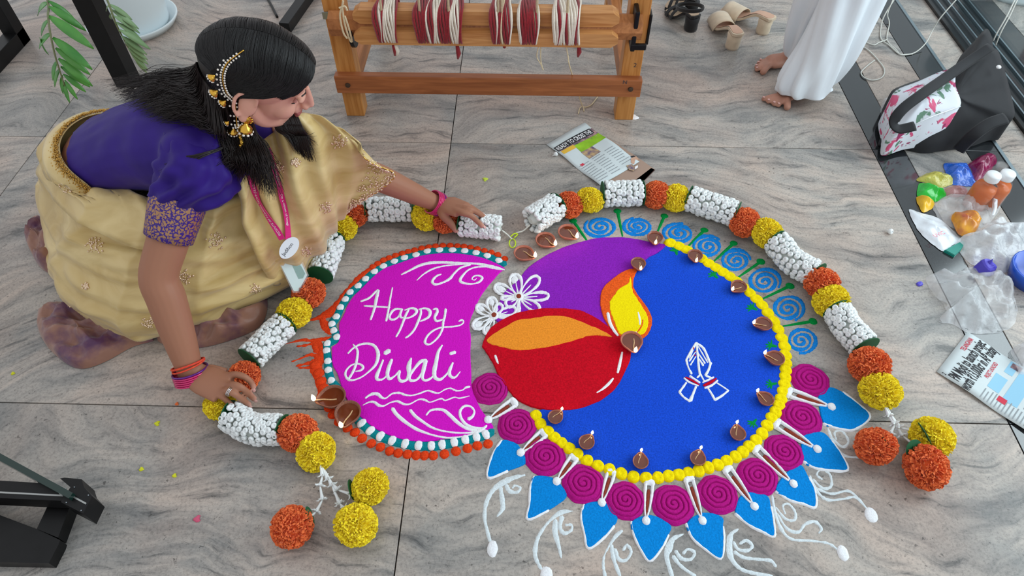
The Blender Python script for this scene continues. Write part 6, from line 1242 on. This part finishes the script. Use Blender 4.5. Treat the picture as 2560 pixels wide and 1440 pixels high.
for k in range(44):
    a0 = (.04, .30, .60)[k % 3]; b0 = .36 + (k // 3) * .030
    if not (a0 > .2 and b0 < .64): N2.quad('text_line', a0, b0, a0 + random.uniform(.18, .25), b0 + .009, 'news_grey', .0005, 2)
# ================================================================== colour packets, bottles, bags
def film(name, rgb, a, rough=.12): return mat(name, rgb, rough=rough, alpha=a, spec=.9, coat=.4, bump=1., bscale=45, bdist=.008)
film('film_yellow', (222, 214, 80), .72); film('film_blue', (30, 104, 220), .85); film('film_maroon', (150, 26, 84), .85); mat('film_green', (20, 190, 50), rough=.25, coat=.5, bump=.5, bscale=40, bdist=.004); mat('film_gold', (240, 190, 30), rough=.3, coat=.4, bump=.4, bscale=40, bdist=.004); film('film_clear', (250, 252, 255), .34); film('film_milky', (246, 250, 255), .52); mat('film_teal', (0, 140, 124), rough=.3, coat=.3); mat('pack_white', (226, 232, 238), rough=.3, coat=.4, bump=.5, bscale=40, bdist=.004); mat('snack_orange', (236, 168, 40), rough=.3, rgb2=(176, 84, 50), vscale=26, coat=.4); film('film_pink', (214, 130, 130), .5); mat('blue_plastic', (20, 84, 196), rough=.25, coat=.4); mat('cap_white', (236, 238, 240), rough=.35); mat('amber_liquid', (204, 96, 14), rough=.2, spec=.3); film('bottle_clear', (236, 232, 228), .09, .05); mat('violet_bit', (90, 80, 200), rough=.4)
C2 = lambda p: zz(2240, 380, 320 / 1355, p); C3 = lambda p: zz(2260, 640, 300 / 939, p)
def packet(name, label, cat, P, h, m, z0=.002, nz=.005, sc=22, extra=(), rings=10):
    Q = [at(q[0], q[1], z0) for q in cr(P, 5, True)]; Q = [V3((p.x + .003 * mnoise.noise(p * 60), p.y + .003 * mnoise.noise(p * 60 + V3((9, 9, 9))), p.z)) for p in Q]; c = sum(Q, V3()) / len(Q); o = thing(name, label, cat, (c.x, c.y, 0))
    b = obj('wrapper', pillow([p - V3((c.x, c.y, 0)) for p in Q], z0, h, rings, nz, sc, 1), m, o, True)
    return o, c
packet('powder_packet', 'yellow green translucent powder packet on the black floor strip', 'packet', C2([(215, 295), (330, 225), (470, 215), (645, 280), (590, 345), (450, 380), (320, 330)]), .028, 'film_yellow')
packet('powder_packet', 'bright blue powder packet beside the bottles', 'packet', C2([(510, 120), (700, 118), (775, 160), (848, 335), (830, 365), (600, 345), (545, 280), (520, 200)]), .032, 'film_blue')
packet('powder_packet', 'maroon powder packet behind the bottles', 'packet', C2([(770, 125), (870, 60), (965, 28), (1070, 80), (1000, 200), (870, 305), (815, 250), (795, 180)]), .045, 'film_maroon')
packet('powder_packet', 'bright green powder packet between the two yellow ones', 'packet', C2([(245, 335), (300, 350), (440, 372), (528, 425), (515, 470), (420, 525), (320, 500), (222, 462)]), .030, 'film_green')
packet('powder_packet', 'opaque yellow powder packet in front of the green one', 'packet', C2([(210, 490), (245, 472), (310, 480), (405, 540), (390, 590), (290, 642), (245, 580)]), .028, 'film_gold')
packet('powder_packet', 'pale pink powder packet between blue packet and bottles', 'packet', C2([(520, 385), (640, 350), (740, 380), (760, 450), (640, 480), (520, 450)]), .02, 'film_pink')
o, c = packet('snack_wrapper', 'clear crumpled wrapper holding an orange and brown snack pack', 'wrapper', C2([(400, 550), (570, 455), (690, 460), (850, 470), (1010, 430), (1110, 480), (1090, 620), (980, 760), (860, 850), (690, 840), (520, 760), (420, 660)]), .05, 'film_clear', nz=.016)
P = C2([(610, 620), (800, 600), (915, 650), (900, 770), (820, 840), (700, 830), (640, 720)]); obj('printed_pack', pillow([at(q[0], q[1], .03) - V3((c.x, c.y, 0)) for q in cr(P, 4, True)], .012, .036, 8, .006, 20), 'snack_orange', o, True)
P = C2([(1015, 415), (1070, 425), (1085, 520), (1060, 640), (1020, 640), (1030, 520)]); obj('seal_strip', pillow([at(q[0], q[1], .05) - V3((c.x, c.y, 0)) for q in cr(P, 4, True)], .045, .012, 6, .004, 20), 'pack_white', o, True)
o, c = packet('sachet', 'white printed sachet with faded pink lettering on the black strip', 'sachet', C2([(140, 610), (280, 650), (430, 690), (560, 790), (690, 930), (600, 990), (500, 1050), (390, 980), (260, 860), (180, 730)]), .018, 'pack_white', nz=.006)
tw_ = thing  # faded lettering on the sachet
u_ = (at(*C2([(560, 830)])[0][:2], .02) - at(*C2([(400, 890)])[0][:2], .02)); n_s = V3((0, 0, 1)); v_ = n_s.cross(u_.normalized()); Mq = Matrix((u_.normalized(), v_, n_s)).transposed().to_4x4(); Mq.translation = at(*C2([(415, 905)])[0][:2], .0225) - V3((c.x, c.y, 0)); mat('pink_ink', (232, 120, 140), rough=.5); obj('lettering', text_data('UVIC', .018, Mq), 'pink_ink', o)
o = obj('teal_sachet', slab_data([at(x, y, .004) for x, y in C2([(505, 1045), (600, 990), (692, 945), (728, 975), (690, 1040), (618, 1108)])], .0, .009, .003), 'film_teal'); shift(o, at(*C2([(610, 1040)])[0][:2])); tag(o, 'teal green folded sachet under the white sachet corner', 'sachet')
def bottle(label, capx, capy, hgt, r, lid=True):
    top = at(capx, capy, hgt); o = thing('bottle', label, 'bottle', (top.x, top.y, 0), group='small bottles among the packets')
    obj('glass', lathe_data([(0, .001), (r, .001), (r * 1.03, .01), (r, hgt * .45), (r * 1.02, hgt * .55), (r * .85, hgt * .72), (r * .5, hgt * .84), (r * .46, hgt * .97), (r * .40, hgt * .97), (r * .42, hgt * .85)], 24), 'bottle_clear', o, True)
    if lid:
        obj('drink', lathe_data([(0, .004), (r * .95, .004), (r * .96, hgt * .45), (r * .97, hgt * .56), (r * .84, hgt * .68), (0, hgt * .68)], 24), 'amber_liquid', o, True)
        obj('cap', lathe_data([(r * .60, hgt * .84), (r * .62, hgt * .86), (r * .62, hgt * .99), (r * .56, hgt * 1.02), (0, hgt * 1.02)], 24), 'cap_white', o, True)
    else: obj('neck_ring', lathe_data([(r * .56, hgt * .93), (r * .58, hgt * .98), (r * .42, hgt * .99)], 24), 'bottle_clear', o, True)
bottle('amber bottle with white cap nearest the snack wrapper', 2486, 437, .125, .034); bottle('amber bottle with white cap at the right, nearer the aluminium strip', 2522, 433, .125, .034); bottle('clear open bottle without a cap behind the two amber ones', 2508, 410, .11, .030, False)
packet('polythene_bag', 'large clear polythene bag beside the snack wrapper at the right edge', 'plastic bag', C2([(640, 960), (760, 860), (960, 760), (1080, 700), (1240, 770), (1500, 840), (1500, 1100), (1290, 1200), (1150, 1280), (1000, 1220), (830, 1200), (720, 1120)]), .07, 'film_milky', nz=.03, sc=14, rings=16)
packet('polythene_bag', 'crumpled clear polythene bag lying above the lower newspaper', 'plastic bag', C3([(165, 180), (240, 140), (380, 150), (500, 88), (640, 130), (790, 140), (860, 300), (885, 430), (840, 560), (680, 605), (500, 600), (400, 540), (265, 505), (330, 420), (240, 300)]), .075, 'film_clear', nz=.035, sc=14, rings=18)
cp_ = at(2548, 700); o = thing('plastic_bowl', 'blue plastic bowl at the right edge between the polythene bags', 'bowl', (cp_.x + .03, cp_.y, .0)); b = obj('bowl', lathe_data([(0, .002), (.05, .002), (.066, .05), (.070, .05), (.071, .045), (.058, 0), (0, -.0)], 28), 'blue_plastic', o, True)
o = obj('violet_scrap', pillow([at(x, y, .001) for x, y in cr([(2290, 708), (2302, 704), (2308, 712), (2296, 716)], 3, True)], .001, .006, 4, .001), 'violet_bit'); shift(o, at(2299, 710)); tag(o, 'tiny violet plastic scrap on the floor left of the crumpled bag', 'scrap')
o = obj('violet_scrap', pillow([at(x, y, .01) for x, y in cr(C3([(550, 75), (640, 65), (720, 120), (660, 150), (580, 110)]), 3, True)], .004, .05, 5, .004), 'violet_bit'); shift(o, at(2462, 674)); tag(o, 'violet plastic piece between the two polythene bags', 'scrap')
packet('polythene_bag', 'small clear plastic sleeve at the right edge on the lower newspaper', 'plastic bag', C3([(835, 740), (900, 690), (1000, 680), (1010, 900), (900, 920), (870, 830)]), .04, 'film_milky', z0=.006, nz=.01)
# ================================================================== tote bag
mat('canvas_black', (19, 19, 24), rough=.75, var=.12, vscale=60, sheen=.1, bump=.25, bscale=700, bdist=.0006)
def floral():
    m = mat('floral', (214, 218, 226), rough=.6); nt = m.node_tree; N = nt.nodes; L = nt.links; b = N['Principled BSDF']; tc = N.new('ShaderNodeTexCoord')
    def blob(scale, lo, off, col, prev):
        mp = N.new('ShaderNodeMapping'); mp.inputs['Location'].default_value = (off, off * .7, off * .3); L.new(tc.outputs['Object'], mp.inputs[0]); n = N.new('ShaderNodeTexNoise'); n.inputs['Scale'].default_value = scale; n.inputs['Detail'].default_value = 3; n.inputs['Distortion'].default_value = 1.2; L.new(mp.outputs[0], n.inputs['Vector'])
        r = N.new('ShaderNodeValToRGB'); L.new(n.outputs['Fac'], r.inputs[0]); r.color_ramp.elements[0].position = lo; r.color_ramp.elements[1].position = lo + .03; x = N.new('ShaderNodeMix'); x.data_type = 'RGBA'; L.new(r.outputs[0], x.inputs[0]); x.inputs[7].default_value = (*lin(col), 1)
        if prev is None: x.inputs[6].default_value = (*lin((216, 220, 228)), 1)
        else: L.new(prev, x.inputs[6])
        return x.outputs[2]
    c = blob(15, .58, 3., (96, 132, 110), None); c = blob(14, .58, 11., (206, 80, 120), c); c = blob(18, .62, 23., (150, 40, 90), c); L.new(c, b.inputs['Base Color'])
floral()
bag = thing('tote_bag', 'black canvas tote bag with floral lining panel, slumped on the floor', 'bag', at(2380, 300))
T1_ = lambda p: [(2060 + q[0] * .2917, q[1] * .2917, q[2]) for q in p]
def quilt(name, ring, m, ctr, rings=9, bulge=.0, par=bag):
    P = [at(*q) for q in cr(T1_(ring), 5, True)]; c = at(*T1_([ctr])[0]); V = []; Fc = []; n = len(P)
    for r in range(rings):
        s = 1 - r / rings
        for p in P: q = c.lerp(p, s); q.z += bulge * (1 - s * s) + .008 * mnoise.noise(q * 14) * (1 - s) * 2; V.append(q)
    V.append(c + V3((0, 0, bulge)))
    for r in range(rings - 1):
        for k in range(n): Fc.append((r * n + k, r * n + (k + 1) % n, (r + 1) * n + (k + 1) % n, (r + 1) * n + k))
    for k in range(n): Fc.append(((rings - 1) * n + k, (rings - 1) * n + (k + 1) % n, len(V) - 1))
    m0 = len(V); V += [V3((p.x, p.y, max(.004, p.z * .12))) for p in P]
    for k in range(n): Fc.append((k, m0 + k, m0 + (k + 1) % n, (k + 1) % n))
    return rel(obj(name, (V, Fc), m, par, True))
quilt('body', [(560, 810, .07), (700, 720, .09), (1090, 590, .13), (1170, 480, .15), (1290, 350, .18), (1390, 245, .22), (1440, 320, .215), (1450, 400, .205), (1500, 450, .20), (1560, 640, .17), (1600, 800, .13), (1630, 1000, .10), (1480, 1080, .07), (1300, 1170, .05), (1060, 1220, .04), (860, 1255, .03), (600, 1170, .035), (530, 1050, .04)], 'canvas_black', (1080, 880, .14), bulge=.02)
quilt('floral_panel', [(590, 800, .125), (800, 700, .150), (1090, 592, .172), (1130, 740, .182), (1168, 910, .160), (980, 975, .150), (800, 1050, .125), (590, 1158, .095), (600, 1000, .115)], 'floral', (860, 870, .168), bulge=.003)
def strap(name, pts, wd, th=.004): P = [at(*q) for q in cr(T1_(pts), 7)]; return rel(obj(name, tube_data(P, wd, 8, flat=(.22, 1.), up=(0, -.4, 1)), 'canvas_black', bag, True))
strap('handle', [(1430, 400, .235), (1250, 520, .21), (1050, 660, .20), (850, 800, .198), (680, 930, .175), (600, 1040, .145), (640, 1105, .125), (780, 1080, .135)], .017)
strap('handle', [(1560, 1010, .13), (1420, 1060, .12), (1280, 1160, .09), (1150, 1290, .025)], .02); strap('strap_end', [(470, 1215, .012), (600, 1235, .02), (860, 1240, .02)], .016)
rel(obj('stud', sphere_data(at(*T1_([(1497, 575, .205)])[0]), (.008, .008, .006), 10, 8), 'print_white', bag, True)); rel(obj('floral_rim', tube_data([at(*q) for q in cr(T1_([(580, 1160, .10), (720, 1100, .118), (900, 1010, .152), (1168, 912, .166)]), 5)], .0022, 6), 'pack_white', bag, True))
packet('plastic_tag', 'small clear plastic tag poking out beside the tote bag', 'tag', [(2203, 262), (2212, 246), (2228, 252), (2226, 300), (2204, 292)], .03, 'film_clear')
# ================================================================== fairy light wires and crumbs
mat('wire_white', (206, 206, 198), rough=.5)
W1 = lambda p: [(2060 + q[0] / 3.428, q[1] / 3.428, q[2] if len(q) > 2 else .004) for q in p]
for l, p in (('looped white fairy light wire on the granite beside the trousers', [(370, 100), (385, 180), (365, 250), (295, 290), (300, 370), (380, 430), (450, 500), (515, 590), (500, 660), (420, 688), (345, 665), (318, 620), (370, 565), (435, 515)]), ('white fairy light wire draped over the black floor band', [(600, 0, .06), (520, 130, .03), (490, 220), (488, 330), (560, 390), (640, 460), (690, 468), (780, 450), (870, 372, .02), (930, 260, .05), (1000, 150, .10), (1140, -10, .16)]), ('second white fairy light wire beside the draped one', [(590, 0, .07), (545, 120, .03), (560, 200), (540, 340), (620, 430), (660, 470), (760, 462)]), ('thin white wire crossing the granite strip', [(360, 200), (330, 330), (420, 385), (470, 365), (540, 340)]), ('white fairy light wire hanging by the glass behind the tote bag', [(1640, -10, .30), (1560, 150, .26), (1490, 270, .22), (1450, 350, .19)]), ('second hanging wire by the glass behind the tote bag', [(1660, -10, .30), (1590, 140, .26), (1520, 270, .22), (1470, 390, .17)])):
    cord('fairy_light_wire', l, 'wire', W1(p), .0024, 'wire_white', group='fairy light wires')
mat('crumb_yellow', (214, 216, 40), rough=.7); mat('crumb_pink', (206, 90, 120), rough=.8); mat('crumb_violet', (186, 30, 170), rough=.8); mat('crumb_lime', (196, 214, 70), rough=.7)
for x, y, r, m, l in ((394, 1059, 6, 'crumb_yellow', 'yellow petal scrap on the floor left of the lower jasmine section'), (354, 1173, 5, 'crumb_yellow', 'yellow petal scrap on the floor, left of two low ones'), (437, 1189, 5, 'crumb_yellow', 'yellow petal scrap on the floor, right of two low ones'), (494, 1297, 8, 'crumb_pink', 'pink powder speck on the floor near the lower left orange marigold'), (1320, 231, 8, 'crumb_violet', 'violet powder speck on the floor under the loom rail'), (1213, 449, 6, 'crumb_lime', 'lime petal scrap on the floor left of the sports newspaper'), (33, 934, 4, 'crumb_yellow', 'tiny yellow petal at the left edge of the floor'), (443, 1010, 4, 'marigold_orange', 'tiny orange petal by the near hand'), (1586, 293, 9, 'print_white', 'white paper scrap beside the right loom foot')):
    k = mpp(x, y); o = obj('petal_scrap', pillow([V3((k * r * (1 + .5 * math.sin(3 * a + x)) * math.cos(a), k * r * 1.2 * math.sin(a), .0005)) for a in np.linspace(0, 2 * PI, 12, endpoint=False)], .0005, .004, 4, .001), m); o.location = at(x, y); tag(o, l, 'scrap')
o = bpy.data.objects.new('fallen_bud', BUD[0]); COL.objects.link(o); o.location = at(2224, 578, .008); o.scale = (.009,) * 3; o.rotation_euler = (1.2, .3, .5); tag(o, 'single white bud fallen on the floor near the black strip', 'bud')
o = bpy.data.objects.new('fallen_bud', BUD[1]); COL.objects.link(o); o.location = at(1388, 386, .008); o.scale = (.008,) * 3; o.rotation_euler = (1.3, .2, 2.); tag(o, 'single white bud fallen at the edge of the sports newspaper', 'bud')
